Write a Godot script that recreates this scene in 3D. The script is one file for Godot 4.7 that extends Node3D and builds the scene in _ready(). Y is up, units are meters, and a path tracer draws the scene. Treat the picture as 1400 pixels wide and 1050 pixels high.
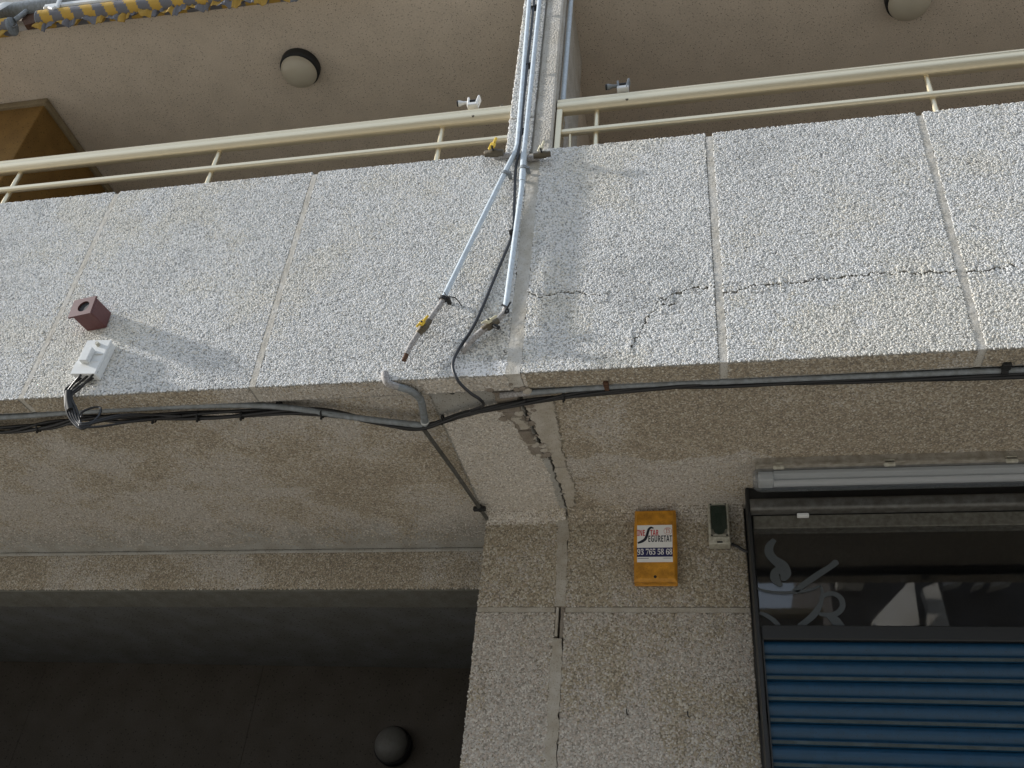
extends Node3D

# ------------------------------------------------------------------ mesh building
class MB:
	var v := PackedVector3Array()
	var n := PackedVector3Array()
	var col := PackedColorArray()
	var tint := Color.WHITE
	var coloured := false

	func tri(a: Vector3, b: Vector3, c: Vector3, na: Vector3, nb: Vector3, nc: Vector3) -> void:
		if (b - a).cross(c - a).dot(na + nb + nc) > 0.0:
			v.append_array([a, c, b])
			n.append_array([na, nc, nb])
		else:
			v.append_array([a, b, c])
			n.append_array([na, nb, nc])
		if coloured:
			col.append_array([tint, tint, tint])

	func flat(a: Vector3, b: Vector3, c: Vector3, away: Vector3) -> void:
		var g := (b - a).cross(c - a)
		if g.length() < 1e-12:
			return
		g = g.normalized()
		if g.dot(away) < 0.0:
			g = -g
		tri(a, b, c, g, g, g)

	func quad(a: Vector3, b: Vector3, c: Vector3, d: Vector3, away: Vector3) -> void:
		flat(a, b, c, away)
		flat(a, c, d, away)

	func squad(a: Vector3, b: Vector3, c: Vector3, d: Vector3, na: Vector3, nb: Vector3, nc: Vector3, nd: Vector3) -> void:
		tri(a, b, c, na, nb, nc)
		tri(a, c, d, na, nc, nd)

	func box(lo: Vector3, hi: Vector3, bev := 0.0) -> MB:
		return obox(Transform3D(Basis(), (lo + hi) * 0.5), hi - lo, bev)

	# an oriented box whose edges are chamfered
	func obox(xf: Transform3D, size: Vector3, bev := 0.0) -> MB:
		var h := size * 0.5
		var e := minf(bev, minf(h.x, minf(h.y, h.z)) * 0.9)
		var p := func(sx: int, sy: int, sz: int, k: int) -> Vector3:
			var q := Vector3(sx * (h.x - (0.0 if k == 0 else e)), sy * (h.y - (0.0 if k == 1 else e)), sz * (h.z - (0.0 if k == 2 else e)))
			return xf * q
		for s: int in [-1, 1]:
			quad(p.call(s, -1, -1, 0), p.call(s, 1, -1, 0), p.call(s, 1, 1, 0), p.call(s, -1, 1, 0), xf.basis.x * s)
			quad(p.call(-1, s, -1, 1), p.call(1, s, -1, 1), p.call(1, s, 1, 1), p.call(-1, s, 1, 1), xf.basis.y * s)
			quad(p.call(-1, -1, s, 2), p.call(1, -1, s, 2), p.call(1, 1, s, 2), p.call(-1, 1, s, 2), xf.basis.z * s)
		if e > 0.0:
			for s: int in [-1, 1]:
				for t: int in [-1, 1]:
					quad(p.call(s, t, -1, 0), p.call(s, t, 1, 0), p.call(s, t, 1, 1), p.call(s, t, -1, 1), xf.basis.x * s + xf.basis.y * t)
					quad(p.call(s, -1, t, 0), p.call(s, 1, t, 0), p.call(s, 1, t, 2), p.call(s, -1, t, 2), xf.basis.x * s + xf.basis.z * t)
					quad(p.call(-1, s, t, 1), p.call(1, s, t, 1), p.call(1, s, t, 2), p.call(-1, s, t, 2), xf.basis.y * s + xf.basis.z * t)
					for w: int in [-1, 1]:
						flat(p.call(s, t, w, 0), p.call(s, t, w, 1), p.call(s, t, w, 2), xf.basis * Vector3(s, t, w))
		return self

	func tube(pts: Array, r: float, seg := 10) -> MB:
		var rings := []
		var dirs := []
		var side := Vector3.ZERO
		for i in pts.size():
			var d: Vector3
			if i == 0:
				d = pts[1] - pts[0]
			elif i == pts.size() - 1:
				d = pts[i] - pts[i - 1]
			else:
				d = (pts[i] - pts[i - 1]).normalized() + (pts[i + 1] - pts[i]).normalized()
			d = d.normalized()
			if i == 0:
				side = d.cross(Vector3(0.31, 0.2, 0.93)).normalized()
			else:
				side = (side - d * side.dot(d)).normalized()
			var up := d.cross(side)
			var ring := []
			for k in seg:
				var a := TAU * k / seg
				ring.append(side * cos(a) + up * sin(a))
			rings.append(ring)
			dirs.append(d)
		for i in pts.size() - 1:
			for k in seg:
				var l := (k + 1) % seg
				var a: Vector3 = rings[i][k]
				var b: Vector3 = rings[i][l]
				var c: Vector3 = rings[i + 1][l]
				var d: Vector3 = rings[i + 1][k]
				squad(pts[i] + a * r, pts[i] + b * r, pts[i + 1] + c * r, pts[i + 1] + d * r, a, b, c, d)
		for end: int in [0, pts.size() - 1]:
			var away: Vector3 = -dirs[0] if end == 0 else dirs[end]
			for k in seg:
				flat(pts[end], pts[end] + rings[end][k] * r, pts[end] + rings[end][(k + 1) % seg] * r, away)
		return self

	# profile of (radius, height) turned about the local y axis
	func lathe(xf: Transform3D, prof: Array, seg := 20) -> MB:
		for i in prof.size() - 1:
			var p: Vector2 = prof[i]
			var q: Vector2 = prof[i + 1]
			var nn := Vector2(q.y - p.y, -(q.x - p.x)).normalized()
			var n0 := nn
			var n1 := nn
			if i > 0:
				var o: Vector2 = prof[i - 1]
				var m := Vector2(p.y - o.y, -(p.x - o.x)).normalized()
				if m.dot(nn) > 0.6:
					n0 = (m + nn).normalized()
			if i < prof.size() - 2:
				var o2: Vector2 = prof[i + 2]
				var m2 := Vector2(o2.y - q.y, -(o2.x - q.x)).normalized()
				if m2.dot(nn) > 0.6:
					n1 = (m2 + nn).normalized()
			for k in seg:
				var a := TAU * k / seg
				var b := TAU * (k + 1) / seg
				var ca := Vector3(cos(a), 0, sin(a))
				var cb := Vector3(cos(b), 0, sin(b))
				var up := Vector3.UP
				squad(xf * (ca * p.x + up * p.y), xf * (cb * p.x + up * p.y), xf * (cb * q.x + up * q.y), xf * (ca * q.x + up * q.y),
					(xf.basis * (ca * n0.x + up * n0.y)).normalized(), (xf.basis * (cb * n0.x + up * n0.y)).normalized(),
					(xf.basis * (cb * n1.x + up * n1.y)).normalized(), (xf.basis * (ca * n1.x + up * n1.y)).normalized())
		return self

	# polygon in local x, y pushed along local z
	func prism(poly: Array, xf: Transform3D, depth: float) -> MB:
		var pp := PackedVector2Array(poly)
		var ix := Geometry2D.triangulate_polygon(pp)
		var area := 0.0
		for i in pp.size():
			area += pp[i].cross(pp[(i + 1) % pp.size()])
		for z: float in [0.0, depth]:
			var away: Vector3 = xf.basis.z * (-1.0 if (z == 0.0) == (depth > 0.0) else 1.0)
			for t in ix.size() / 3:
				flat(xf * Vector3(pp[ix[t * 3]].x, pp[ix[t * 3]].y, z), xf * Vector3(pp[ix[t * 3 + 1]].x, pp[ix[t * 3 + 1]].y, z), xf * Vector3(pp[ix[t * 3 + 2]].x, pp[ix[t * 3 + 2]].y, z), away)
		for i in pp.size():
			var a := pp[i]
			var b := pp[(i + 1) % pp.size()]
			var o := (b - a).orthogonal() * (-1.0 if area < 0.0 else 1.0)
			o = -o
			if area > 0.0:
				o = Vector2((b - a).y, -(b - a).x)
			else:
				o = Vector2(-(b - a).y, (b - a).x)
			quad(xf * Vector3(a.x, a.y, 0), xf * Vector3(b.x, b.y, 0), xf * Vector3(b.x, b.y, depth), xf * Vector3(a.x, a.y, depth), xf.basis * Vector3(o.x, o.y, 0))
		return self

	func done() -> ArrayMesh:
		var a := []
		a.resize(Mesh.ARRAY_MAX)
		a[Mesh.ARRAY_VERTEX] = v
		a[Mesh.ARRAY_NORMAL] = n
		if coloured:
			a[Mesh.ARRAY_COLOR] = col
		var m := ArrayMesh.new()
		m.add_surface_from_arrays(Mesh.PRIMITIVE_TRIANGLES, a)
		return m


var off := {}
var used := {}
var M := {}
var rng := RandomNumberGenerator.new()
var n_big := FastNoiseLite.new()
var n_mid := FastNoiseLite.new()
var n_fine := FastNoiseLite.new()
var pebble_meshes := []


func numbered(called: String) -> String:
	used[called] = used.get(called, -1) + 1
	return called if used[called] == 0 else "%s_%03d" % [called, used[called]]


func thing(called: String, label: String, category: String, at: Vector3, group := "", kind := "") -> Node3D:
	var o := Node3D.new()
	o.name = numbered(called)
	o.position = at
	o.set_meta("label", label)
	if category:
		o.set_meta("category", category)
	if group:
		o.set_meta("group", group)
	if kind:
		o.set_meta("kind", kind)
	add_child(o, true)
	off[o] = at
	return o


func part(par: Node3D, called: String, mesh: Mesh, m: Material, local := false) -> MeshInstance3D:
	var o := MeshInstance3D.new()
	var taken := par.get_meta("names", {}) as Dictionary
	o.name = called
	var k := 1
	while par.has_node(NodePath(String(o.name))):
		o.name = "%s_%03d" % [called, k]
		k += 1
	o.mesh = mesh
	o.material_override = m
	if not local:
		o.position = -off[par]
		off[o] = Vector3.ZERO
	else:
		off[o] = Vector3.ZERO
	par.add_child(o, true)
	return o


func setting(called: String, mesh: Mesh, m: Material, label: String) -> MeshInstance3D:
	var o := MeshInstance3D.new()
	o.name = numbered(called)
	o.mesh = mesh
	o.material_override = m
	o.set_meta("kind", "structure")
	o.set_meta("label", label)
	add_child(o, true)
	return o


func B(lo: Vector3, hi: Vector3, bev := 0.0) -> ArrayMesh:
	return MB.new().box(lo, hi, bev).done()


func smooth_path(p: Array, n := 6) -> Array:
	var out := []
	for i in p.size() - 1:
		var a: Vector3 = p[maxi(i - 1, 0)]
		var b: Vector3 = p[i]
		var c: Vector3 = p[i + 1]
		var d: Vector3 = p[mini(i + 2, p.size() - 1)]
		for k in n:
			out.append(b.cubic_interpolate(c, a, d, float(k) / n))
	out.append(p[-1])
	return out


func V(a: Array) -> Array:
	var out := []
	for i in a.size() / 3:
		out.append(Vector3(a[i * 3], a[i * 3 + 1], a[i * 3 + 2]))
	return out


func P(a: Array) -> Array:
	var out := []
	for i in a.size() / 2:
		out.append(Vector2(a[i * 2], a[i * 2 + 1]))
	return out


# a direction frame: local y along d
func along(at: Vector3, d: Vector3) -> Transform3D:
	var y := d.normalized()
	var x := y.cross(Vector3(0.2, 0.31, 0.93)).normalized()
	return Transform3D(Basis(x, y, x.cross(y)), at)


# ------------------------------------------------------------------ materials
func lin(r: float, g: float, b: float) -> Color:
	return Color(r, g, b).linear_to_srgb()


func mat(called: String, c: Color, rough: float, metal := 0.0) -> StandardMaterial3D:
	var m := StandardMaterial3D.new()
	m.resource_name = called
	m.albedo_color = c
	m.roughness = rough
	m.metallic = metal
	M[called] = m
	return m


func noise_bytes(size: int, freq: float, kind: int, s: int, octaves := 3) -> PackedByteArray:
	var f := FastNoiseLite.new()
	f.seed = s
	f.noise_type = kind
	f.frequency = freq
	f.fractal_octaves = octaves
	if kind == FastNoiseLite.TYPE_CELLULAR:
		f.cellular_return_type = FastNoiseLite.RETURN_DISTANCE
		f.fractal_type = FastNoiseLite.FRACTAL_NONE
	var im := f.get_seamless_image(size, size)
	im.convert(Image.FORMAT_L8)
	return im.get_data()


# colour texture: two tones by a broad noise, a fine grain over it, and specks where a cell noise is low
func grain_tex(size: int, a: Color, b: Color, speck: Color, speck_at: int, grain: float, s: int, broad := 0.008, speck_freq := 0.07) -> ImageTexture:
	var big := noise_bytes(size, broad, FastNoiseLite.TYPE_SIMPLEX_SMOOTH, s, 4)
	var fine := noise_bytes(size, 0.22, FastNoiseLite.TYPE_SIMPLEX_SMOOTH, s + 1, 2)
	var cell := noise_bytes(size, speck_freq, FastNoiseLite.TYPE_CELLULAR, s + 2, 1)
	var gate := noise_bytes(size, 0.05, FastNoiseLite.TYPE_SIMPLEX_SMOOTH, s + 3, 1)
	var out := PackedByteArray()
	out.resize(size * size * 3)
	for i in size * size:
		var c := a.lerp(b, big[i] / 255.0)
		var g := 1.0 + grain * (fine[i] / 127.5 - 1.0)
		if cell[i] < speck_at and gate[i] > 120:
			c = c.lerp(speck, 0.8)
		out[i * 3] = clampi(int(c.r * g * 255.0), 0, 255)
		out[i * 3 + 1] = clampi(int(c.g * g * 255.0), 0, 255)
		out[i * 3 + 2] = clampi(int(c.b * g * 255.0), 0, 255)
	return ImageTexture.create_from_image(Image.create_from_data(size, size, false, Image.FORMAT_RGB8, out))


func height_tex(size: int, freq: float, s: int, kind := FastNoiseLite.TYPE_SIMPLEX_SMOOTH) -> ImageTexture:
	var h := noise_bytes(size, freq, kind, s, 3)
	return ImageTexture.create_from_image(Image.create_from_data(size, size, false, Image.FORMAT_L8, h))


func textured(m: StandardMaterial3D, t: Texture2D, scale: float, relief: Texture2D = null, depth := 0.0) -> StandardMaterial3D:
	m.albedo_texture = t
	m.uv1_triplanar = true
	m.uv1_world_triplanar = true
	m.uv1_scale = Vector3.ONE * scale
	if relief:
		m.heightmap_enabled = true
		m.heightmap_texture = relief
		m.heightmap_scale = depth
	return m


func make_materials() -> void:
	var rough_relief := height_tex(512, 0.12, 40)
	var soft_relief := height_tex(512, 0.03, 41)
	var gray_grain := grain_tex(512, Color(0.86, 0.84, 0.8), Color(1, 1, 1), Color(0.5, 0.46, 0.4), 26, 0.1, 3)
	var wear := grain_tex(512, Color(0.72, 0.7, 0.66), Color(1, 1, 1), Color(0.55, 0.5, 0.44), 20, 0.05, 9, 0.02)
	var scuff := grain_tex(512, Color(0.88, 0.87, 0.85), Color(1, 1, 1), Color(0.45, 0.36, 0.28), 16, 0.03, 51, 0.02, 0.05)
	textured(mat("panel_mortar", lin(0.36, 0.355, 0.34), 0.95), gray_grain, 2.0, rough_relief, 0.25)
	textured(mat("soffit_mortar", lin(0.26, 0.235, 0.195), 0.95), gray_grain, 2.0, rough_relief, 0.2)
	textured(mat("lintel_concrete", lin(0.155, 0.155, 0.14), 0.95), gray_grain, 2.0, soft_relief, 0.2)
	textured(mat("pillar_joint", lin(0.47, 0.44, 0.39), 0.95), gray_grain, 2.6, soft_relief, 0.15)
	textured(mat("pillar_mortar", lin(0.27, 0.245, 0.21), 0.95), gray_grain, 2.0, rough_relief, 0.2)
	textured(mat("joint_mortar", lin(0.60, 0.585, 0.55), 0.9), gray_grain, 2.6, soft_relief, 0.15)
	textured(mat("patch_mortar", lin(0.54, 0.505, 0.45), 0.9), gray_grain, 3.0, soft_relief, 0.3)
	textured(mat("old_mortar", lin(0.33, 0.29, 0.25), 0.95), gray_grain, 3.0, rough_relief, 0.4)
	textured(mat("smooth_render", lin(0.42, 0.415, 0.395), 0.9), gray_grain, 1.4, soft_relief, 0.2)
	textured(mat("lip_concrete", lin(0.30, 0.27, 0.225), 0.95), grain_tex(512, Color(0.62, 0.6, 0.55), Color(1, 0.98, 0.95), Color(0.4, 0.36, 0.3), 40, 0.2, 15), 1.6, rough_relief, 0.2)
	var ceiling_tex := grain_tex(1024, Color(0.93, 0.925, 0.91), Color(1.0, 0.99, 0.97), Color(0.34, 0.3, 0.26), 22, 0.10, 21, 0.008, 0.1)
	textured(mat("ceiling_render", lin(0.69, 0.605, 0.515), 0.95), ceiling_tex, 0.55, rough_relief, 0.12)
	textured(mat("cream_render", lin(0.70, 0.67, 0.60), 0.9), gray_grain, 1.0)
	textured(mat("column_render", lin(0.60, 0.575, 0.53), 0.9), gray_grain, 1.4, rough_relief, 0.3)
	textured(mat("ochre_render", lin(0.26, 0.145, 0.035), 0.85), gray_grain, 1.0, soft_relief, 0.1)
	textured(mat("trim_render", lin(0.30, 0.24, 0.15), 0.85), gray_grain, 2.0)
	textured(mat("grey_render", lin(0.22, 0.225, 0.225), 0.9), gray_grain, 0.8)
	textured(mat("brown_panel", lin(0.10, 0.085, 0.07), 0.7), gray_grain, 0.8)
	mat("anodised", lin(0.70, 0.615, 0.44), 0.34, 0.75)
	textured(mat("pipe_paint", lin(0.60, 0.69, 0.78), 0.45), scuff, 3.0)
	textured(mat("old_white_paint", lin(0.60, 0.60, 0.60), 0.7), grain_tex(512, Color(0.55, 0.52, 0.5), Color(1, 1, 1), Color(0.3, 0.2, 0.14), 34, 0.15, 31, 0.03), 6.0, rough_relief, 0.1)
	textured(mat("conduit_grey", lin(0.30, 0.335, 0.37), 0.5), wear, 4.0)
	mat("black_cable", lin(0.013, 0.013, 0.014), 0.45)
	mat("grey_cable", lin(0.02, 0.021, 0.024), 0.4)
	mat("black_rubber", lin(0.015, 0.015, 0.015), 0.7)
	mat("brass_dark", lin(0.12, 0.10, 0.07), 0.55, 0.5)
	textured(mat("rust", lin(0.12, 0.06, 0.035), 0.9), wear, 8.0)
	mat("yellow_handle", lin(0.72, 0.48, 0.03), 0.4)
	mat("pale_handle", lin(0.62, 0.58, 0.42), 0.5)
	mat("white_plastic", lin(0.70, 0.71, 0.70), 0.4)
	textured(mat("old_plastic", lin(0.62, 0.61, 0.53), 0.5), wear, 5.0)
	textured(mat("maroon_paint", lin(0.12, 0.042, 0.042), 0.5), scuff, 6.0)
	textured(mat("orange_plastic", lin(0.70, 0.32, 0.025), 0.4), wear, 2.0)
	mat("sticker_white", lin(0.78, 0.77, 0.75), 0.5)
	mat("print_navy", lin(0.012, 0.014, 0.085), 0.5)
	mat("print_black", lin(0.01, 0.012, 0.025), 0.5)
	mat("print_red", lin(0.5, 0.02, 0.03), 0.5)
	mat("print_rose", lin(0.5, 0.16, 0.12), 0.5)
	mat("black_metal", lin(0.012, 0.013, 0.014), 0.5)
	textured(mat("grey_metal", lin(0.17, 0.17, 0.165), 0.45, 0.3), wear, 2.0)
	textured(mat("lintel_dirty", lin(0.15, 0.145, 0.125), 0.8), wear, 3.0, rough_relief, 0.3)
	textured(mat("shutter_blue", lin(0.005, 0.049, 0.108), 0.42), scuff, 2.2)
	textured(mat("shutter_lip", lin(0.05, 0.075, 0.085), 0.5), wear, 1.3)
	mat("film_grey", lin(0.055, 0.063, 0.068), 0.7)
	var g := mat("pane", Color(0.003, 0.006, 0.012, 0.10), 0.02)
	g.transparency = BaseMaterial3D.TRANSPARENCY_ALPHA
	var sm := mat("smoked_lid", Color(0.13, 0.20, 0.17, 0.7), 0.15)
	sm.transparency = BaseMaterial3D.TRANSPARENCY_ALPHA
	var df := mat("diffuser", Color(0.46, 0.49, 0.52, 0.38), 0.2)
	df.transparency = BaseMaterial3D.TRANSPARENCY_ALPHA
	mat("tube_white", lin(0.8, 0.8, 0.8), 0.4)
	var gl := mat("globe_glass", lin(0.50, 0.455, 0.36), 0.35)
	gl.backlight_enabled = true
	gl.backlight = Color(0.25, 0.23, 0.2)
	textured(mat("shaded_globe", lin(0.19, 0.187, 0.178), 0.5), gray_grain, 5.0)  # portal shade put into the colour: darker grey for the same dome lamp
	textured(mat("beige_paint", lin(0.42, 0.39, 0.34), 0.6), wear, 2.0)
	textured(mat("pale_concrete", lin(0.36, 0.35, 0.33), 0.95), gray_grain, 1.0)
	textured(mat("paving", lin(0.50, 0.47, 0.42), 0.9), gray_grain, 0.8)
	textured(mat("far_wall", lin(0.13, 0.12, 0.115), 0.95), gray_grain, 0.2)
	textured(mat("far_cream", lin(0.68, 0.64, 0.57), 0.95), gray_grain, 0.2)
	textured(mat("far_white", lin(0.75, 0.74, 0.72), 0.9), gray_grain, 0.2)
	mat("road_paint", lin(0.7, 0.7, 0.68), 0.8)
	var aw := mat("awning_cloth", Color.WHITE, 0.9)
	aw.vertex_color_use_as_albedo = true
	var pb := mat("pebble", Color.WHITE, 0.75)
	pb.vertex_color_use_as_albedo = true


# ------------------------------------------------------------------ pebbles
func make_pebble(s: int) -> ArrayMesh:
	var t := (1.0 + sqrt(5.0)) / 2.0
	var p := []
	for q: Array in [[-1, t, 0], [1, t, 0], [-1, -t, 0], [1, -t, 0], [0, -1, t], [0, 1, t], [0, -1, -t], [0, 1, -t], [t, 0, -1], [t, 0, 1], [-t, 0, -1], [-t, 0, 1]]:
		p.append(Vector3(q[0], q[1], q[2]).normalized())
	var f := []
	for i in 12:
		for j in range(i + 1, 12):
			for k in range(j + 1, 12):
				if p[i].distance_to(p[j]) < 1.06 and p[j].distance_to(p[k]) < 1.06 and p[i].distance_to(p[k]) < 1.06:
					f.append([p[i], p[j], p[k]])
	var nz := FastNoiseLite.new()
	nz.seed = s
	nz.frequency = 0.9
	var shape := func(q: Vector3) -> Vector3:
		var d := q.normalized()
		return d * (1.0 + 0.45 * nz.get_noise_3dv(d * 1.3))
	var mb := MB.new()
	for tr: Array in f:
		var a: Vector3 = tr[0]
		var b: Vector3 = tr[1]
		var c: Vector3 = tr[2]
		var ab := (a + b) * 0.5
		var bc := (b + c) * 0.5
		var ca := (c + a) * 0.5
		for small: Array in [[a, ab, ca], [b, bc, ab], [c, ca, bc], [ab, bc, ca]]:
			var x: Vector3 = shape.call(small[0])
			var y: Vector3 = shape.call(small[1])
			var z: Vector3 = shape.call(small[2])
			var g := (y - x).cross(z - x).normalized()
			if g.dot(x) < 0:
				g = -g
			mb.tri(x, y, z, (g + x.normalized()).normalized(), (g + y.normalized()).normalized(), (g + z.normalized()).normalized())
	return mb.done()


# covers the rectangle o + a*u + b*v with pebbles bedded in it; normal is w
func scatter(par: Node3D, o: Vector3, u: Vector3, v: Vector3, w: Vector3, lu: float, lv: float, step: float, size: float, thick: float, colour: Callable, keep: Callable) -> void:
	var spots := []
	var tints := PackedColorArray()
	var rows := int(lv / (step * 0.87))
	var cols := int(lu / step)
	for j in rows:
		for i in cols:
			var a := (i + (0.5 if j % 2 else 0.0) + 0.25 + rng.randf_range(-0.33, 0.33)) * step
			var b := (j + 0.5 + rng.randf_range(-0.33, 0.33)) * step * 0.87
			if a > lu - size * 0.35 or b > lv - size * 0.35 or a < size * 0.35 or b < size * 0.35:
				continue
			var at := o + u * a + v * b
			var lift: float = keep.call(at)
			if lift < -0.5:
				continue
			var s := size * rng.randf_range(0.38, 0.72)
			var ang := rng.randf() * TAU
			var e := u * cos(ang) + v * sin(ang)
			var g := w.cross(e)
			var tilt := Vector3(rng.randf_range(-0.35, 0.35), rng.randf_range(-0.35, 0.35), rng.randf_range(-0.35, 0.35))
			var bas := Basis(e * s * rng.randf_range(0.85, 1.35), w * s * thick * rng.randf_range(0.75, 1.25), g * s)
			bas = Basis.from_euler(tilt) * bas
			spots.append(Transform3D(bas, at + w * (lift + s * thick * 0.12)))
			tints.append(colour.call(at))
	var mm := MultiMesh.new()
	mm.transform_format = MultiMesh.TRANSFORM_3D
	mm.use_colors = true
	mm.mesh = pebble_meshes[rng.randi() % pebble_meshes.size()]
	mm.instance_count = spots.size()
	for i in spots.size():
		mm.set_instance_transform(i, spots[i])
		mm.set_instance_color(i, tints[i])
	var o3 := MultiMeshInstance3D.new()
	o3.name = "pebbles"
	o3.multimesh = mm
	o3.material_override = M.pebble
	o3.set_meta("kind", "stuff")
	var base := Vector3.ZERO
	var q: Node3D = par
	while q != self:
		base += q.position
		q = q.get_parent()
	o3.position = -base
	par.add_child(o3, true)


func pick(list: Array, weights: Array) -> Color:
	var t := rng.randf()
	for i in list.size():
		t -= weights[i]
		if t < 0.0:
			return list[i]
	return list[-1]


const WHITES := [Color(0.34, 0.34, 0.335), Color(0.52, 0.535, 0.52), Color(0.68, 0.655, 0.60), Color(0.73, 0.73, 0.72), Color(0.80, 0.80, 0.79)]
const BROWNS := [Color(0.10, 0.08, 0.045), Color(0.215, 0.17, 0.10), Color(0.345, 0.29, 0.20), Color(0.43, 0.39, 0.305), Color(0.56, 0.53, 0.45)]
const GREYS := [Color(0.16, 0.145, 0.12), Color(0.32, 0.30, 0.265), Color(0.40, 0.36, 0.30), Color(0.44, 0.425, 0.395), Color(0.60, 0.58, 0.54)]
const PINKS := [Color(0.12, 0.10, 0.08), Color(0.27, 0.245, 0.21), Color(0.42, 0.345, 0.285), Color(0.42, 0.40, 0.365), Color(0.62, 0.585, 0.53)]


func patchy(at: Vector3, s: float) -> float:
	return n_big.get_noise_3d(at.x * s, at.y * s, at.z * s) * 0.75 + n_mid.get_noise_3d(at.x * s, at.y * s, at.z * s) * 0.45 + rng.randf_range(-0.16, 0.16)


func colour_front(at: Vector3) -> Color:
	var c := (pick(WHITES, [0.09, 0.17, 0.12, 0.32, 0.30]) * rng.randf_range(0.84, 0.98)) * (1.0 + 0.05 * n_big.get_noise_2d(at.x * 0.8, at.y * 0.8))
	var cream := patchy(at, 1.0)
	if at.y < 3.72 + 0.1 * n_mid.get_noise_2d(at.x, at.y) and at.x > -0.45:
		cream += 0.22
	if absf(at.x + 2.34) < 0.26 and at.y < 3.88:
		cream += 0.25
	if cream > 0.2:
		c = c * Color(1.0, 0.975, 0.92)
	elif cream < -0.3:
		c = c * Color(0.88, 0.885, 0.89)
	if at.x > -0.86 and at.x < -0.66 and at.y < 3.53 + 0.03 * n_mid.get_noise_2d(at.x * 4.0, 0.0) and rng.randf() < 0.8:
		c = Color(0.8, 0.8, 0.8)
	if at.x > -1.0 and at.x < -0.66 and at.y > 3.5 and at.y < 3.75 and rng.randf() < 0.25 + 0.3 * n_mid.get_noise_2d(at.x * 2.0, at.y * 2.0):
		c = c * 0.62
	return c


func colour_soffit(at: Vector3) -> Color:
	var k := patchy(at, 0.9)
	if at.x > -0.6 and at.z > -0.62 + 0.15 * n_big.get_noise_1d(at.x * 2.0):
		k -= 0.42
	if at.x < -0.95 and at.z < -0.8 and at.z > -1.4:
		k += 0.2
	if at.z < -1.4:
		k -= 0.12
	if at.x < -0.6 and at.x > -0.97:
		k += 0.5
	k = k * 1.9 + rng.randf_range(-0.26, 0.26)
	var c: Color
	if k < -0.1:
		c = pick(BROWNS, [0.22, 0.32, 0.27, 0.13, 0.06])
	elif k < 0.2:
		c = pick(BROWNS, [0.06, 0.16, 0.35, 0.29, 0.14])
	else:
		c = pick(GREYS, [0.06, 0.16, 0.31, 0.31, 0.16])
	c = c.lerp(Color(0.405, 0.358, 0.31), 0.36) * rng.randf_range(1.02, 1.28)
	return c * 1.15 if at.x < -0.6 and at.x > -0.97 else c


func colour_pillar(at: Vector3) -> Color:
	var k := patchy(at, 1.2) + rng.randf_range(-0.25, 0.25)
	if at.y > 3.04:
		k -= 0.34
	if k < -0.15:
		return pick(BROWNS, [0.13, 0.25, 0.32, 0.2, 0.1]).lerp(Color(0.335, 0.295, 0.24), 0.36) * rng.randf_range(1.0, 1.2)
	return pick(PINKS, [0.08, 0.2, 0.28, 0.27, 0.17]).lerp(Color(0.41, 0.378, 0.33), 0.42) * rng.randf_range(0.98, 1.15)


func always(_at: Vector3) -> float:
	return 0.0


var cracks := []


func crack_distance(x: float, y: float) -> float:
	var best := 1e9
	var q := Vector2(x + 0.008 * n_fine.get_noise_2d(x * 4.0, y * 4.0), y + 0.016 * n_fine.get_noise_2d(x * 2.6 + 50.0, y * 1.2))
	for line: Array in cracks:
		for i in line.size() - 1:
			var c := Geometry2D.get_closest_point_to_segment(q, line[i], line[i + 1])
			best = minf(best, c.distance_to(q))
	return best


func keep_front(at: Vector3) -> float:
	if at.x > -0.63 and at.y < 3.86:
		var d := crack_distance(at.x, at.y)
		var wide := 0.0042 if at.x > -0.1 else 0.0035
		if d < wide * (1.0 + 0.5 * n_mid.get_noise_2d(at.x * 3.0, 3.0)):
			return -1.0
		if d < 0.03:
			return 0.0015 * (1.0 if n_mid.get_noise_2d(at.x * 3.0, 7.0) > 0.0 else -0.4)
	return 0.001 * n_mid.get_noise_2d(at.x * 2.0, at.y * 2.0)


func steps(a: float, b: float, cell: float) -> PackedFloat32Array:
	var out := PackedFloat32Array([a, a + 0.0015, a + 0.004, a + 0.008])
	var n := int(ceil((b - a - 0.016) / cell))
	for i in range(1, n):
		out.append(a + 0.008 + (b - a - 0.016) * i / n)
	out.append_array([b - 0.008, b - 0.004, b - 0.0015, b])
	return out


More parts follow.
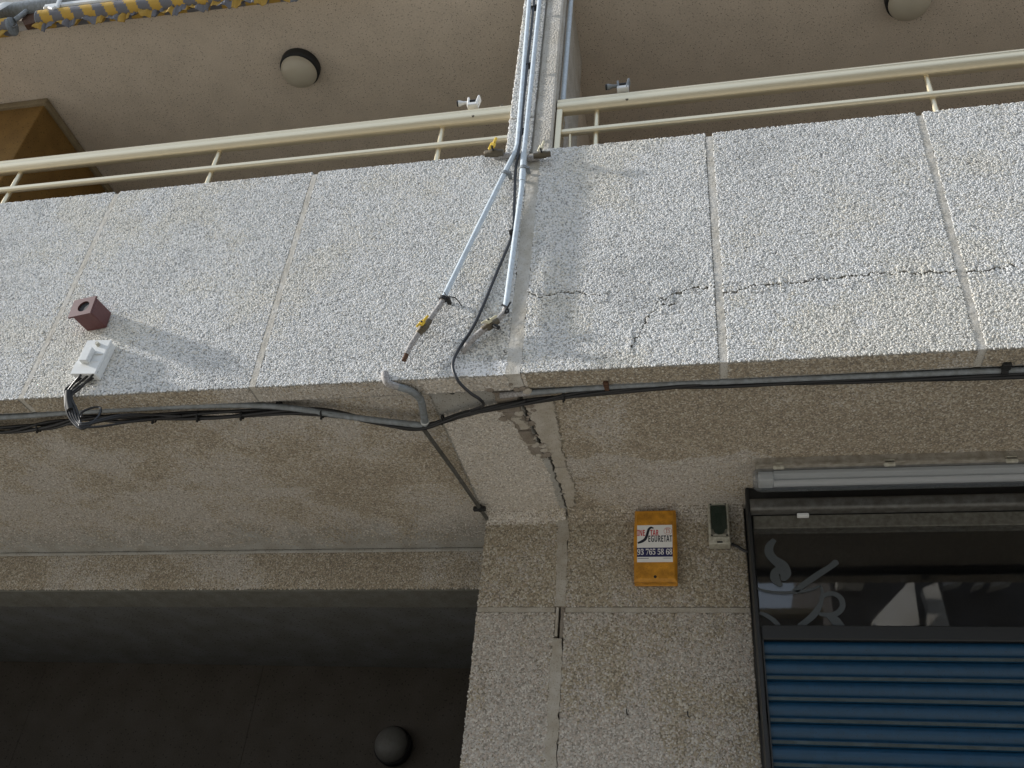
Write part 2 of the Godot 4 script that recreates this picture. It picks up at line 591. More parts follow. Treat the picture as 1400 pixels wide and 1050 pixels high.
# a facing slab: front towards +z with rounded, slightly ragged edges, and cracks cut into it
func panel_mesh(x0: float, x1: float, y0: float, y1: float, zb: float, zf: float, cell: float, cracked: bool) -> ArrayMesh:
	var xs := steps(x0, x1, cell)
	var ys := steps(y0, y1, cell)
	var w := xs.size()
	var h := ys.size()
	var depth := func(x: float, y: float) -> float:
		var d := minf(minf(x - x0, x1 - x), minf(y - y0, y1 - y))
		var z := zf + 0.0012 * n_mid.get_noise_2d(x * 2.0, y * 2.0)
		if d < 0.008:
			var t := 1.0 - d / 0.008
			z -= 0.008 * (1.0 - sqrt(maxf(0.0, 1.0 - t * t))) * (1.0 + 0.4 * n_fine.get_noise_2d(x * 4.0, y * 4.0))
		if cracked and y < 3.9:
			var c := crack_distance(x, y)
			if c < 0.0034:
				z -= 0.009
		return z
	var v := PackedVector3Array()
	var n := PackedVector3Array()
	for j in h:
		for i in w:
			v.append(Vector3(xs[i], ys[j], depth.call(xs[i], ys[j])))
	for j in h:
		for i in w:
			var a := v[j * w + mini(i + 1, w - 1)] - v[j * w + maxi(i - 1, 0)]
			var b := v[mini(j + 1, h - 1) * w + i] - v[maxi(j - 1, 0) * w + i]
			n.append(a.cross(b).normalized())
	var idx := PackedInt32Array()
	for j in h - 1:
		for i in w - 1:
			var k := j * w + i
			idx.append_array([k, k + w, k + 1, k + 1, k + w, k + w + 1])
	var arr := []
	arr.resize(Mesh.ARRAY_MAX)
	var mb := MB.new()
	for i in w - 1:
		for j: int in [0, h - 1]:
			var a := v[j * w + i]
			var b := v[j * w + i + 1]
			mb.quad(a, b, Vector3(b.x, b.y, zb), Vector3(a.x, a.y, zb), Vector3.UP * (-1.0 if j == 0 else 1.0))
	for j in h - 1:
		for i: int in [0, w - 1]:
			var a := v[j * w + i]
			var b := v[(j + 1) * w + i]
			mb.quad(a, b, Vector3(b.x, b.y, zb), Vector3(a.x, a.y, zb), Vector3.RIGHT * (-1.0 if i == 0 else 1.0))
	mb.quad(Vector3(x0, y0, zb), Vector3(x1, y0, zb), Vector3(x1, y1, zb), Vector3(x0, y1, zb), Vector3(0, 0, -1))
	var base := v.size()
	v.append_array(mb.v)
	n.append_array(mb.n)
	for i in mb.v.size():
		idx.append(base + i)
	arr[Mesh.ARRAY_VERTEX] = v
	arr[Mesh.ARRAY_NORMAL] = n
	arr[Mesh.ARRAY_INDEX] = idx
	var m := ArrayMesh.new()
	m.add_surface_from_arrays(Mesh.PRIMITIVE_TRIANGLES, arr)
	return m


func parapet_panel(b: Node3D, x0: float, x1: float, y0: float, cracked := false) -> void:
	var p := part(b, "parapet_panel", panel_mesh(x0, x1, y0, 4.62, -0.092, 0.0, 0.006 if cracked else 0.02, cracked), M.panel_mortar)
	scatter(p, Vector3(x0, y0, 0), Vector3.RIGHT, Vector3.UP, Vector3.BACK, x1 - x0, 4.62 - y0, 0.0052, 0.0063, 0.62, colour_front, keep_front)
	flat_stones(p, Vector3(x0, y0, -0.088), Vector3.RIGHT, Vector3.BACK, Vector3.DOWN, x1 - x0, 0.084, colour_soffit, always)
	# the exposed stones along the top edge
	scatter(p, Vector3(x0, 4.619, -0.092), Vector3.RIGHT, Vector3.BACK, Vector3.UP, x1 - x0, 0.09, 0.0105, 0.0105, 0.72, colour_front, always)


func flat_stones(par: Node3D, o: Vector3, u: Vector3, v: Vector3, w: Vector3, lu: float, lv: float, colour: Callable, keep: Callable, step := 0.0056) -> void:
	scatter(par, o, u, v, w, lu, lv, step, step * 1.2, 0.36, colour, keep)


# ------------------------------------------------------------------ the two buildings
func crack_edge(z: float) -> float:
	# x of the split between the two buildings along their shared underside
	var zs := [0.0, -0.195, -0.34, -0.458, -0.578, -0.75, -0.841, -1.05]
	var xs := [-0.628, -0.640, -0.631, -0.623, -0.602, -0.600, -0.595, -0.600]
	for i in 7:
		if z >= zs[i + 1]:
			return lerpf(xs[i], xs[i + 1], (z - zs[i]) / (zs[i + 1] - zs[i])) + 0.013 * n_fine.get_noise_1d(z * 5.0) + 0.006 * n_fine.get_noise_1d(z * 17.0 + 9.0)
	return xs[7]


func keep_left_bay(at: Vector3) -> float:
	# a smooth rendered band runs along the wall, with an uneven edge
	if at.z < -1.12 + 0.10 * n_mid.get_noise_2d(at.x * 1.2, 3.0) - 0.28 * pow(rng.randf(), 1.6):
		return -1.0
	if at.z > -0.14:
		return -1.0
	return 0.0


func keep_bracket(at: Vector3) -> float:
	if at.x > left_patch_edge(at.z) - 0.004:
		return -1.0
	# smooth mortar where the cables cross
	var line := lerpf(-0.27, -0.16, clampf((at.x + 1.0) / 0.4, 0.0, 1.0))
	if at.z > line + rng.randf_range(-0.01, 0.01):
		return -1.0
	return -0.0004 if n_mid.get_noise_2d(at.x * 3.0, at.z * 3.0) > 0.0 else 0.0


func left_patch_edge(z: float) -> float:
	var zs := [0.0, -0.26, -0.336, -0.439, -0.547, -0.576, -0.69, -0.871, -1.06]
	var xs := [-0.74, -0.721, -0.694, -0.677, -0.667, -0.636, -0.622, -0.625, -0.619]
	for i in 8:
		if z >= zs[i + 1]:
			return lerpf(xs[i], xs[i + 1], (z - zs[i]) / (zs[i + 1] - zs[i])) + 0.010 * n_fine.get_noise_1d(z * 5.0 + 61.0) + 0.005 * n_fine.get_noise_1d(z * 19.0 + 4.0)
	return xs[8]


func right_patch_edge(z: float) -> float:
	var zs := [0.0, -0.217, -0.372, -0.527, -0.666, -0.783, -0.862, -1.06]
	var xs := [-0.53, -0.531, -0.536, -0.548, -0.548, -0.538, -0.543, -0.572]
	for i in 7:
		if z >= zs[i + 1]:
			return lerpf(xs[i], xs[i + 1], (z - zs[i]) / (zs[i + 1] - zs[i])) + 0.012 * n_fine.get_noise_1d(z * 5.0 + 31.0) + 0.005 * n_fine.get_noise_1d(z * 23.0)
	return xs[7]


func keep_right_soffit(at: Vector3) -> float:
	if at.x < right_patch_edge(at.z) + 0.003 + rng.randf_range(-0.003, 0.006):
		return -1.0
	if at.z > -0.125 + 0.02 * n_mid.get_noise_1d(at.x * 4.0):
		return -1.0
	return 0.0


func under_strip(edge_a: Callable, edge_b: Callable, z0: float, z1: float, y: float, thick: float) -> ArrayMesh:
	# a layer below a soffit between two wandering edges
	var poly := []
	var back := []
	var n := maxi(34, int(absf(z1 - z0) / 0.008))
	for i in n + 1:
		var z := lerpf(z0, z1, float(i) / n)
		poly.append(Vector2(edge_a.call(z), z))
		back.push_front(Vector2(edge_b.call(z), z))
	poly.append_array(back)
	return MB.new().prism(poly, Transform3D(Basis(Vector3.RIGHT, Vector3.BACK, Vector3.DOWN), Vector3(0, y, 0)), thick).done()


func edge_left(z: float) -> float:
	return crack_edge(z) - 0.0045 - 0.006 * absf(n_fine.get_noise_1d(z * 9.0 + 12.0)) - (0.004 if z > -0.6 else 0.0)


func edge_right(z: float) -> float:
	return crack_edge(z) + 0.0030 + 0.005 * absf(n_fine.get_noise_1d(z * 8.0 + 77.0))


func bracket_side(_z: float) -> float:
	return -0.967


func shop_side(_z: float) -> float:
	return 4.2


func build_left() -> void:
	var b := thing("apartment_building", "apartment building with the open portal and the ochre walled balcony", "building", Vector3(-2.6, 0, -1.5))
	# balcony parapet: facing slabs on a backing wall
	part(b, "parapet_wall", B(Vector3(-6, 3.55, -0.21), Vector3(-0.655, 4.575, -0.094)), M.joint_mortar)
	for e: Array in [[-5.99, -5.54], [-5.52, -4.555], [-4.535, -3.565], [-3.545, -2.588], [-2.566, -1.62], [-1.598, -0.66]]:
		parapet_panel(b, e[0], e[1], 3.465)
	for x: float in [-5.53, -4.545, -3.555, -2.577, -1.609]:
		part(b, "joint_filler", B(Vector3(x - 0.0122, 3.4665, -0.0915), Vector3(x + 0.0122, 4.604, 0.0022), 0.001), M.joint_mortar)
	# the wide mortar joint where both buildings meet
	part(b, "expansion_joint", ragged_bar(Vector2(-0.6365, 3.4662), Vector2(-0.6355, 4.60), 0.0262, 0.004, -0.0905, 0.0018, 5), M.joint_mortar)
	part(b, "balcony_floor", B(Vector3(-6, 3.56, -1.76), Vector3(-0.655, 3.74, -0.212)), M.cream_render)
	# underside of the overhang
	var s := part(b, "soffit", B(Vector3(-6, 3.505, -1.42), Vector3(-0.972, 3.55, -0.094)), M.smooth_render)
	flat_stones(s, Vector3(-5.0, 3.505, -0.1), Vector3.RIGHT, Vector3.FORWARD, Vector3.DOWN, 4.02, 1.28, colour_soffit, keep_left_bay)
	var br := part(b, "soffit_bracket", under_strip(bracket_side, edge_left, -0.094, -1.05, 3.549, 0.064), M.smooth_render)
	flat_stones(br, Vector3(-0.967, 3.485, -0.1), Vector3.RIGHT, Vector3.FORWARD, Vector3.DOWN, 0.36, 0.95, colour_soffit, keep_bracket, 0.0056)
	for e: Array in [[-0.11, -0.235, 0.014], [-0.245, -0.36, 0.009], [-0.366, -0.455, 0.016], [-0.468, -0.58, 0.006]]:
		part(b, "broken_mortar", under_strip(left_patch_edge, patch_inner, e[0], e[1], 3.4849, e[2]), M.old_mortar)
	part(b, "broken_mortar", under_strip(left_patch_edge2, patch_inner2, -0.27, -0.35, 3.4758, 0.008), M.patch_mortar)
	var li := part(b, "lintel", B(Vector3(-6, 3.29, -1.63), Vector3(-0.967, 3.55, -1.42), 0.006), M.lintel_concrete)
	flat_stones(li, Vector3(-5.0, 3.296, -1.42), Vector3.RIGHT, Vector3.UP, Vector3.BACK, 4.03, 0.20, colour_soffit, always)
	# the portal behind
	part(b, "portal_ceiling", B(Vector3(-6, 3.45, -3.0), Vector3(-0.967, 3.55, -1.632)), M.grey_render)
	part(b, "portal_wall", B(Vector3(-6, 0, -3.25), Vector3(-0.967, 3.55, -3.002)), M.grey_render)
	for e: Array in [[-6.0, -4.4365], [-4.435, -2.8535], [-2.852, -1.2705], [-1.269, -0.967]]:
		part(b, "wall_panel", B(Vector3(e[0], 0.0, -3.0), Vector3(e[1], 3.449, -2.97), 0.001), M.brown_panel)
	part(b, "portal_side_wall", B(Vector3(-6.2, 0, -3.25), Vector3(-6.002, 3.55, -1.42)), M.grey_render)
	# pillar
	part(b, "pillar_core", B(Vector3(-0.967, 0, -3.0), Vector3(-0.622, 3.484, -1.092)), M.grey_render)
	for e: Array in [[3.058, 3.484], [1.9, 3.034], [0.0, 1.88]]:
		var pp := part(b, "pillar_panel", panel_mesh(-0.96, -0.628, e[0], e[1], -1.092, -1.05, 0.02, false), M.pillar_mortar)
		if e[0] > 1.0:
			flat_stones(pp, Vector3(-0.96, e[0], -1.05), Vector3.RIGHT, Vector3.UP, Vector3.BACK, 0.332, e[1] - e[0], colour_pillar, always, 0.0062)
	part(b, "joint_filler", B(Vector3(-0.958, 3.0345, -1.09), Vector3(-0.632, 3.0575, -1.0505), 0.002), M.pillar_joint)
	part(b, "joint_filler", B(Vector3(-0.958, 1.882, -1.09), Vector3(-0.632, 1.898, -1.0545), 0.003), M.joint_mortar)
	cove(b, -0.957, -0.603, 3.4845, -1.05, 0.05, colour_soffit)
	part(b, "mortar_bead", B(Vector3(-6, 3.486, -1.4195), Vector3(-0.975, 3.5045, -1.408), 0.006), M.smooth_render)
	# crumbling lumps where the edge has broken
	for k in 34:
		var at := Vector3(rng.randf_range(-0.735, -0.60), 3.4805, rng.randf_range(-0.56, -0.04))
		if at.z > -0.1:
			at.y = 3.463
		elif at.z < -0.3:
			at.x = crack_edge(at.z) + rng.randf_range(-0.05, 0.012)
		var big := rng.randf_range(0.005, 0.016)
		var lump := part(b, "mortar_lump", pebble_meshes[k % 3], M.old_mortar if k % 3 else M.patch_mortar)
		lump.transform = Transform3D(Basis.from_euler(Vector3(rng.randf() * TAU, rng.randf() * TAU, rng.randf() * TAU)).scaled(Vector3(1.3, 0.6, 1.1) * big), at - off[b])
	part(b, "drill_hole", MB.new().lathe(along(Vector3(-0.885, 3.4835, -0.115), Vector3.DOWN), P([0.0, 0.001, 0.010, 0.001, 0.010, -0.001]), 14).done(), M.black_rubber)
	# the mortar between both pillars, broken open below the cross joint
	part(b, "joint_mortar_strip", ragged_bar(Vector2(-0.611, 3.06), Vector2(-0.616, 3.47), 0.0225, 0.010, -1.09, -1.0465, 11), M.pillar_joint)
	part(b, "joint_mortar_strip", ragged_bar(Vector2(-0.622, 2.935), Vector2(-0.622, 3.055), 0.0055, 0.001, -1.09, -1.046, 12), M.pillar_joint)
	part(b, "joint_mortar_strip", ragged_bar(Vector2(-0.602, 2.93), Vector2(-0.600, 3.06), 0.0075, 0.003, -1.09, -1.053, 14), M.old_mortar)
	part(b, "joint_mortar_strip", ragged_bar(Vector2(-0.617, 0.0), Vector2(-0.615, 2.925), 0.022, 0.009, -1.09, -1.0468, 13), M.pillar_joint)
	# column on the balcony edge
	var co := part(b, "column", panel_mesh(-0.762, -0.655, 4.622, 6.05, -0.6, -0.002, 0.02, false), M.panel_mortar)
	scatter(co, Vector3(-0.762, 4.845, -0.002), Vector3.RIGHT, Vector3.UP, Vector3.BACK, 0.107, 1.2, 0.0052, 0.0063, 0.62, colour_front, always)
	scatter(co, Vector3(-0.762, 4.622, -0.002), Vector3.RIGHT, Vector3.UP, Vector3.BACK, 0.107, 0.213, 0.0052, 0.0063, 0.62, colour_front, always)
	scatter(co, Vector3(-0.762, 4.622, -0.25), Vector3.BACK, Vector3.UP, Vector3.LEFT, 0.25, 1.4, 0.011, 0.0105, 0.72, colour_front, always)
	# the balcony behind
	part(b, "balcony_ceiling", B(Vector3(-6, 6.05, -1.95), Vector3(-0.66, 6.27, 0.03)), M.ceiling_render)
	part(b, "upper_parapet", B(Vector3(-6, 6.272, -0.2), Vector3(-0.66, 7.45, 0.0), 0.006), M.panel_mortar)
	part(b, "balcony_wall", B(Vector3(-6, 3.742, -1.95), Vector3(-0.71, 6.048, -1.762)), M.cream_render)
	part(b, "partition_wall", B(Vector3(-0.705, 3.742, -1.95), Vector3(-0.661, 6.048, -0.602)), M.cream_render)
	part(b, "ochre_wall", B(Vector3(-6, 3.742, -1.76), Vector3(-3.84, 6.048, -0.43), 0.004), M.ochre_render)
	part(b, "wall_trim", B(Vector3(-6, 6.0, -1.76), Vector3(-3.818, 6.047, -0.408), 0.006), M.trim_render)


func add_light_blocker() -> void:  # made-up gate below view, blocks street bounce so the portal stays dark
	var g := thing("added_light_blocker", "added brown gate, unseen below the picture edge, keeping light out of the portal", "gate", Vector3(-3.4, 0, -1.52))
	for i in 4:
		var x := -5.99 + 1.255 * i
		var l := part(g, "blocker_leaf", B(Vector3(x, 0.02, -1.54), Vector3(x + 1.24, 2.32, -1.50), 0.004), M.brown_panel)
		for y: float in [0.1, 0.85, 1.6]:
			part(l, "blocker_panel", B(Vector3(x + 0.08, y, -1.4995), Vector3(x + 1.16, y + 0.65, -1.492), 0.003), M.brown_panel)


func left_patch_edge2(z: float) -> float:
	return left_patch_edge(z) + 0.02 + 0.01 * n_fine.get_noise_1d(z * 7.0)


func patch_inner(z: float) -> float:
	return edge_left(z) - 0.004 - 0.006 * absf(n_fine.get_noise_1d(z * 11.0))


func patch_inner2(z: float) -> float:
	return left_patch_edge(z) + 0.052 + 0.016 * n_fine.get_noise_1d(z * 9.0 + 5.0)


# an upright strip with uneven long edges, from a to b, between two depths
func ragged_bar(a: Vector2, b: Vector2, half: float, rag: float, z0: float, z1: float, s: int) -> ArrayMesh:
	var poly := []
	var back := []
	var n := maxi(6, int(a.distance_to(b) / 0.02))
	for i in n + 1:
		var c := a.lerp(b, float(i) / n)
		poly.append(c + Vector2(-half + rag * (0.7 * n_mid.get_noise_2d(c.y * 3.0, s * 10.0) + n_fine.get_noise_2d(c.y * 6.0, s * 10.0)), 0))
		back.push_front(c + Vector2(half + rag * (0.7 * n_mid.get_noise_2d(c.y * 3.0, s * 10.0 + 5.0) + n_fine.get_noise_2d(c.y * 6.0, s * 10.0 + 5.0)), 0))
	poly.append_array(back)
	return MB.new().prism(poly, Transform3D(Basis(), Vector3(0, 0, z0)), z1 - z0).done()


func build_right() -> void:
	var b := thing("apartment_building", "apartment building with the cracked parapet above the blue shuttered shop", "building", Vector3(0.9, 0, -1.5))
	part(b, "parapet_wall", B(Vector3(-0.650, 3.55, -0.21), Vector3(4.2, 4.575, -0.094)), M.joint_mortar)
	for e: Array in [[-0.612, 0.058], [0.083, 0.845], [0.869, 1.64]]:
		parapet_panel(b, e[0], e[1], 3.47, true)
	parapet_panel(b, 1.664, 2.44, 3.47)
	parapet_panel(b, 2.464, 3.3, 3.47)
	parapet_panel(b, 3.324, 4.19, 3.47)
	for x: float in [0.0705, 0.857, 1.652, 2.452, 3.312]:
		part(b, "joint_filler", B(Vector3(x - 0.0135, 3.4715, -0.0915), Vector3(x + 0.0135, 4.60, 0.0008), 0.001), M.joint_mortar)
	part(b, "balcony_floor", B(Vector3(-0.653, 3.56, -1.76), Vector3(4.2, 3.74, -0.212)), M.beige_paint)
	var s := part(b, "soffit", under_strip(edge_right, shop_side, -0.094, -1.05, 3.552, 0.062), M.soffit_mortar)
	flat_stones(s, Vector3(-0.6, 3.49, -0.1), Vector3.RIGHT, Vector3.FORWARD, Vector3.DOWN, 3.2, 0.95, colour_soffit, keep_right_soffit)
	# light repair mortar along the crack, in three plates
	for e: Array in [[-0.115, -0.40, 0.009], [-0.403, -0.655, 0.0065], [-0.658, -0.775, 0.011], [-0.782, -0.99, 0.006]]:
		part(b, "repair_mortar", under_strip(patch_out, right_patch_edge, e[0], e[1], 3.4898, e[2]), M.patch_mortar)
	part(b, "pillar_core", B(Vector3(-0.606, 0, -3.0), Vector3(0.143, 3.489, -1.092)), M.grey_render)
	for e: Array in [[3.058, 3.489], [1.9, 3.034], [0.0, 1.88]]:
		var pp := part(b, "pillar_panel", panel_mesh(-0.594, 0.143, e[0], e[1], -1.092, -1.05, 0.02, false), M.pillar_mortar)
		if e[0] > 1.0:
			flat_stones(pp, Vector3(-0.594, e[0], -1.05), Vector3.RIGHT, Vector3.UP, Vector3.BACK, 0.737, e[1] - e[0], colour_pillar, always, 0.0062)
	part(b, "joint_filler", B(Vector3(-0.590, 3.0345, -1.09), Vector3(0.140, 3.0575, -1.0505), 0.002), M.pillar_joint)
	part(b, "joint_filler", B(Vector3(-0.590, 1.882, -1.09), Vector3(0.140, 1.898, -1.055), 0.003), M.joint_mortar)
	cove(b, -0.597, 0.14, 3.4895, -1.05, 0.06, colour_soffit)
	for q: Array in [[-0.338, 2.64], [-0.113, 2.637]]:
		part(b, "wire_hook", MB.new().tube(smooth_path(V([q[0], q[1] + 0.012, -1.05, q[0], q[1] + 0.010, -1.040, q[0] + 0.002, q[1] - 0.006, -1.037, q[0] + 0.008, q[1] - 0.010, -1.04]), 4), 0.0022, 6).done(), M.black_rubber)
	# smooth rendered column and the wall between the balconies
	part(b, "column", B(Vector3(-0.6545, 4.58, -0.6), Vector3(-0.572, 6.05, -0.006), 0.008), M.column_render)
	part(b, "balcony_ceiling", B(Vector3(-0.658, 6.05, -1.95), Vector3(4.2, 6.27, 0.03)), M.ceiling_render)
	part(b, "upper_parapet", B(Vector3(-0.64, 6.272, -0.2), Vector3(4.2, 7.45, 0.0), 0.006), M.panel_mortar)
	part(b, "balcony_wall", B(Vector3(-0.658, 3.742, -1.95), Vector3(4.2, 6.048, -1.762)), M.ceiling_render)
	part(b, "side_wall", B(Vector3(4.0, 3.742, -1.76), Vector3(4.2, 6.048, -0.215)), M.ceiling_render)
	part(b, "partition_wall", B(Vector3(-0.657, 3.742, -1.76), Vector3(-0.60, 6.048, -0.602)), M.ceiling_render)
	# the room behind the shop front
	part(b, "shop_ceiling", B(Vector3(0.145, 3.53, -4.2), Vector3(4.2, 3.56, -1.052)), M.black_metal)
	part(b, "shop_wall", B(Vector3(0.145, 0, -4.2), Vector3(4.2, 3.53, -4.0)), M.black_metal)
	part(b, "shop_wall", B(Vector3(4.0, 0, -4.0), Vector3(4.2, 3.53, -0.9)), M.black_metal)


# a hollow mortar fillet between an underside and the wall below it, with stones
func cove(b: Node3D, x0: float, x1: float, y: float, z: float, r: float, colour: Callable) -> void:
	var poly := [Vector2(z - 0.001, y + 0.001)]
	var n := 6
	for i in n + 1:
		var a := PI * 0.5 * i / n
		poly.append(Vector2(z + r - r * sin(a), y - r + r * cos(a)))
	poly.append(Vector2(z - 0.001, y - r))
	var mb := MB.new()
	extrude_x(mb, poly, x0, x1)
	var c := part(b, "mortar_cove", mb.done(), M.soffit_mortar)
	for i in n:
		var p: Vector2 = poly[1 + i]
		var q: Vector2 = poly[2 + i]
		var d := Vector3(0, q.y - p.y, q.x - p.x)
		var w := Vector3.RIGHT.cross(d).normalized()
		if w.z - w.y < 0.0:
			w = -w
		scatter(c, Vector3(x0, p.y, p.x), Vector3.RIGHT, d.normalized(), w, x1 - x0, d.length() + 0.004, 0.0058, 0.0066, 0.36, colour, always)


func patch_out(z: float) -> float:
	return edge_right(z) + 0.001


# ------------------------------------------------------------------ shop front and shutter
func build_shop() -> void:
	var s := thing("shop_front", "black shop front with a coffee cup print on its dark glass", "shop front", Vector3(1.4, 0, -0.9))
	part(s, "side_frame", B(Vector3(0.148, 0, -1.048), Vector3(0.161, 3.486, -0.862), 0.002), M.black_metal)
	part(s, "top_panel", B(Vector3(0.146, 3.425, -0.93), Vector3(4.0, 3.4885, -0.872), 0.002), M.black_metal)
	part(s, "top_bar", prism_x(round_rect(0.028, 0.026, 0.012), 0.16, 4.0, 3.397, -0.862), M.grey_metal)
	part(s, "dirty_band", B(Vector3(0.168, 3.31, -0.93), Vector3(4.0, 3.367, -0.876), 0.004), M.lintel_dirty)
	part(s, "white_clip", B(Vector3(0.335, 3.352, -0.877), Vector3(0.379, 3.366, -0.858), 0.002), M.white_plastic)
	var p := part(s, "pane", B(Vector3(0.167, 2.90, -0.884), Vector3(4.0, 3.31, -0.878)), M.pane)
	part(s, "shade_bar", B(Vector3(0.167, 2.86, -0.92), Vector3(4.0, 2.914, -0.862), 0.004), M.black_metal)  # added black bar standing in for the shade on the top slat
	# the print on the glass, thin film
	var fx := Transform3D(Basis(), Vector3(0, 0, -0.8778))
	part(s, "steam_print", MB.new().prism(ribbon(P([0.243, 3.262, 0.222, 3.235, 0.219, 3.205, 0.235, 3.178, 0.262, 3.152, 0.270, 3.12, 0.258, 3.092]), [0.008, 0.015, 0.017, 0.017, 0.022, 0.022, 0.006]), fx, 0.0008).done(), M.film_grey)
	part(s, "steam_print", MB.new().prism(ribbon(P([0.262, 3.152, 0.236, 3.128, 0.232, 3.10, 0.252, 3.07]), [0.008, 0.015, 0.018, 0.006]), fx.translated(Vector3(0, 0, 0.0002)), 0.0008).done(), M.film_grey)
	part(s, "spoon_print", MB.new().prism(P([0.288, 3.055, 0.33, 3.088, 0.385, 3.128, 0.43, 3.156, 0.452, 3.176, 0.464, 3.174, 0.468, 3.160, 0.455, 3.148, 0.40, 3.11, 0.345, 3.072, 0.308, 3.045]), fx, 0.0008).done(), M.film_grey)
	part(s, "cup_print", MB.new().prism(ribbon(P([0.163, 3.062, 0.20, 3.050, 0.25, 3.044, 0.31, 3.048, 0.36, 3.058, 0.392, 3.072]), [0.003, 0.005, 0.006, 0.006, 0.005, 0.003]), fx, 0.0008).done(), M.film_grey)
	part(s, "cup_print", MB.new().prism(ribbon(P([0.392, 3.072, 0.396, 3.045, 0.386, 3.005, 0.362, 2.965, 0.33, 2.935, 0.30, 2.915]), [0.003, 0.006, 0.008, 0.012, 0.011, 0.009]), fx, 0.0008).done(), M.film_grey)
	part(s, "cup_print", MB.new().prism(ribbon(P([0.385, 3.018, 0.405, 3.036, 0.435, 3.040, 0.458, 3.022, 0.460, 2.990, 0.440, 2.966, 0.410, 2.958, 0.375, 2.962]), [0.006, 0.008, 0.009, 0.010, 0.010, 0.010, 0.009, 0.006]), fx.translated(Vector3(0, 0, 0.0002)), 0.0008).done(), M.film_grey)
	part(s, "cup_print", MB.new().prism(ribbon(P([0.166, 2.966, 0.19, 2.955, 0.215, 2.935, 0.23, 2.915]), [0.006, 0.008, 0.009, 0.008]), fx, 0.0008).done(), M.film_grey)
	part(s, "saucer_print", MB.new().prism(P([0.395, 2.955, 0.425, 2.967, 0.445, 2.945, 0.462, 2.915, 0.42, 2.915, 0.41, 2.935]), fx, 0.0008).done(), M.film_grey)

	var r := thing("roller_shutter", "blue metal roller shutter lowered below the shop glass", "shutter", Vector3(1.4, 0, -0.9))
	# one curved slat with a flat hooked lip, repeated down to the pavement
	var poly := []
	for i in 10:
		var t := i / 9.0
		poly.append(Vector2(-0.004 + 0.016 * sin(t * PI * 0.94 + 0.1), 0.0735 - 0.05 * t))
	poly.append_array(P([0.0, 0.022, 0.006, 0.017, 0.006, 0.004, 0.001, 0.0015, -0.006, 0.0015, -0.010, 0.03, -0.010, 0.07]))
	var blue := MB.new()
	extrude_x(blue, poly, 0.172, 4.0)
	var mesh := blue.done()
	var k := 0
	var y := 2.79
	while y > 0.0:
		var sl := part(r, "slat", mesh, M.shutter_blue, true)
		sl.position = Vector3(0, y, -0.885) - off[r]
		if k < 7:
			var lip := part(sl, "slat_lip", MB.new().box(Vector3(0.1725, 0.004, 0.005), Vector3(3.9995, 0.0155, 0.0075), 0.0008).done(), M.shutter_lip, true)
		y -= 0.0735
		k += 1
	part(r, "guide_rail", B(Vector3(0.1665, 0, -0.91), Vector3(0.1715, 2.86, -0.865)), M.black_metal)


func extrude_x(mb: MB, poly: Array, x0: float, x1: float) -> void:
	# polygon given as (z, y)
	mb.prism(poly, Transform3D(Basis(Vector3.BACK, Vector3.UP, Vector3.LEFT), Vector3(x1, 0, 0)), x1 - x0)


func prism_x(poly: Array, x0: float, x1: float, y: float, z: float) -> ArrayMesh:
	var mb := MB.new()
	var moved := []
	for q: Vector2 in poly:
		moved.append(q + Vector2(z, y))
	extrude_x(mb, moved, x0, x1)
	return mb.done()


# a bar along x with a rounded section, shaded smoothly; closed at both ends
func smooth_bar(sec: Array, x0: float, x1: float, y: float, z: float) -> ArrayMesh:
	var mb := MB.new()
	var n := sec.size()
	var nn := []
	for i in n:
		var d: Vector2 = sec[(i + 1) % n] - sec[(i + n - 1) % n]
		nn.append(Vector3(0, -d.x, d.y).normalized())
	for i in n:
		var j := (i + 1) % n
		var p := Vector3(0, y + sec[i].y, z + sec[i].x)
		var q := Vector3(0, y + sec[j].y, z + sec[j].x)
		var a := Vector3.RIGHT * x0
		var b := Vector3.RIGHT * x1
		mb.squad(p + a, q + a, q + b, p + b, nn[i], nn[j], nn[j], nn[i])
		mb.flat(Vector3(x0, y, z), p + a, q + a, Vector3.LEFT)
		mb.flat(Vector3(x1, y, z), p + b, q + b, Vector3.RIGHT)
	return mb.done()


func round_rect(hx: float, hy: float, r: float) -> Array:
	var out := []
	for c: Array in [[1, 1, 0.0], [-1, 1, 0.5], [-1, -1, 1.0], [1, -1, 1.5]]:
		for i in 5:
			var a: float = (c[2] + i / 8.0) * PI
			out.append(Vector2(c[0] * (hx - r) + r * cos(a), c[1] * (hy - r) + r * sin(a)))
	return out


# a flat band of changing width along a line of points
func ribbon(p: Array, w: Array) -> Array:
	var a := []
	var b := []
	var n := 5
	for i in p.size() - 1:
		for k in n + (1 if i == p.size() - 2 else 0):
			var t := float(k) / n
			var p0: Vector2 = p[maxi(i - 1, 0)]
			var p1: Vector2 = p[i]
			var p2: Vector2 = p[i + 1]
			var p3: Vector2 = p[mini(i + 2, p.size() - 1)]
			var c := p1.cubic_interpolate(p2, p0, p3, t)
			var d := (p1.cubic_interpolate(p2, p0, p3, minf(t + 0.02, 1.02)) - p1.cubic_interpolate(p2, p0, p3, t - 0.02)).normalized()
			var half := lerpf(w[i], w[i + 1], t)
			a.append(c + d.orthogonal() * half)
			b.push_front(c - d.orthogonal() * half)
	a.append_array(b)
	return a


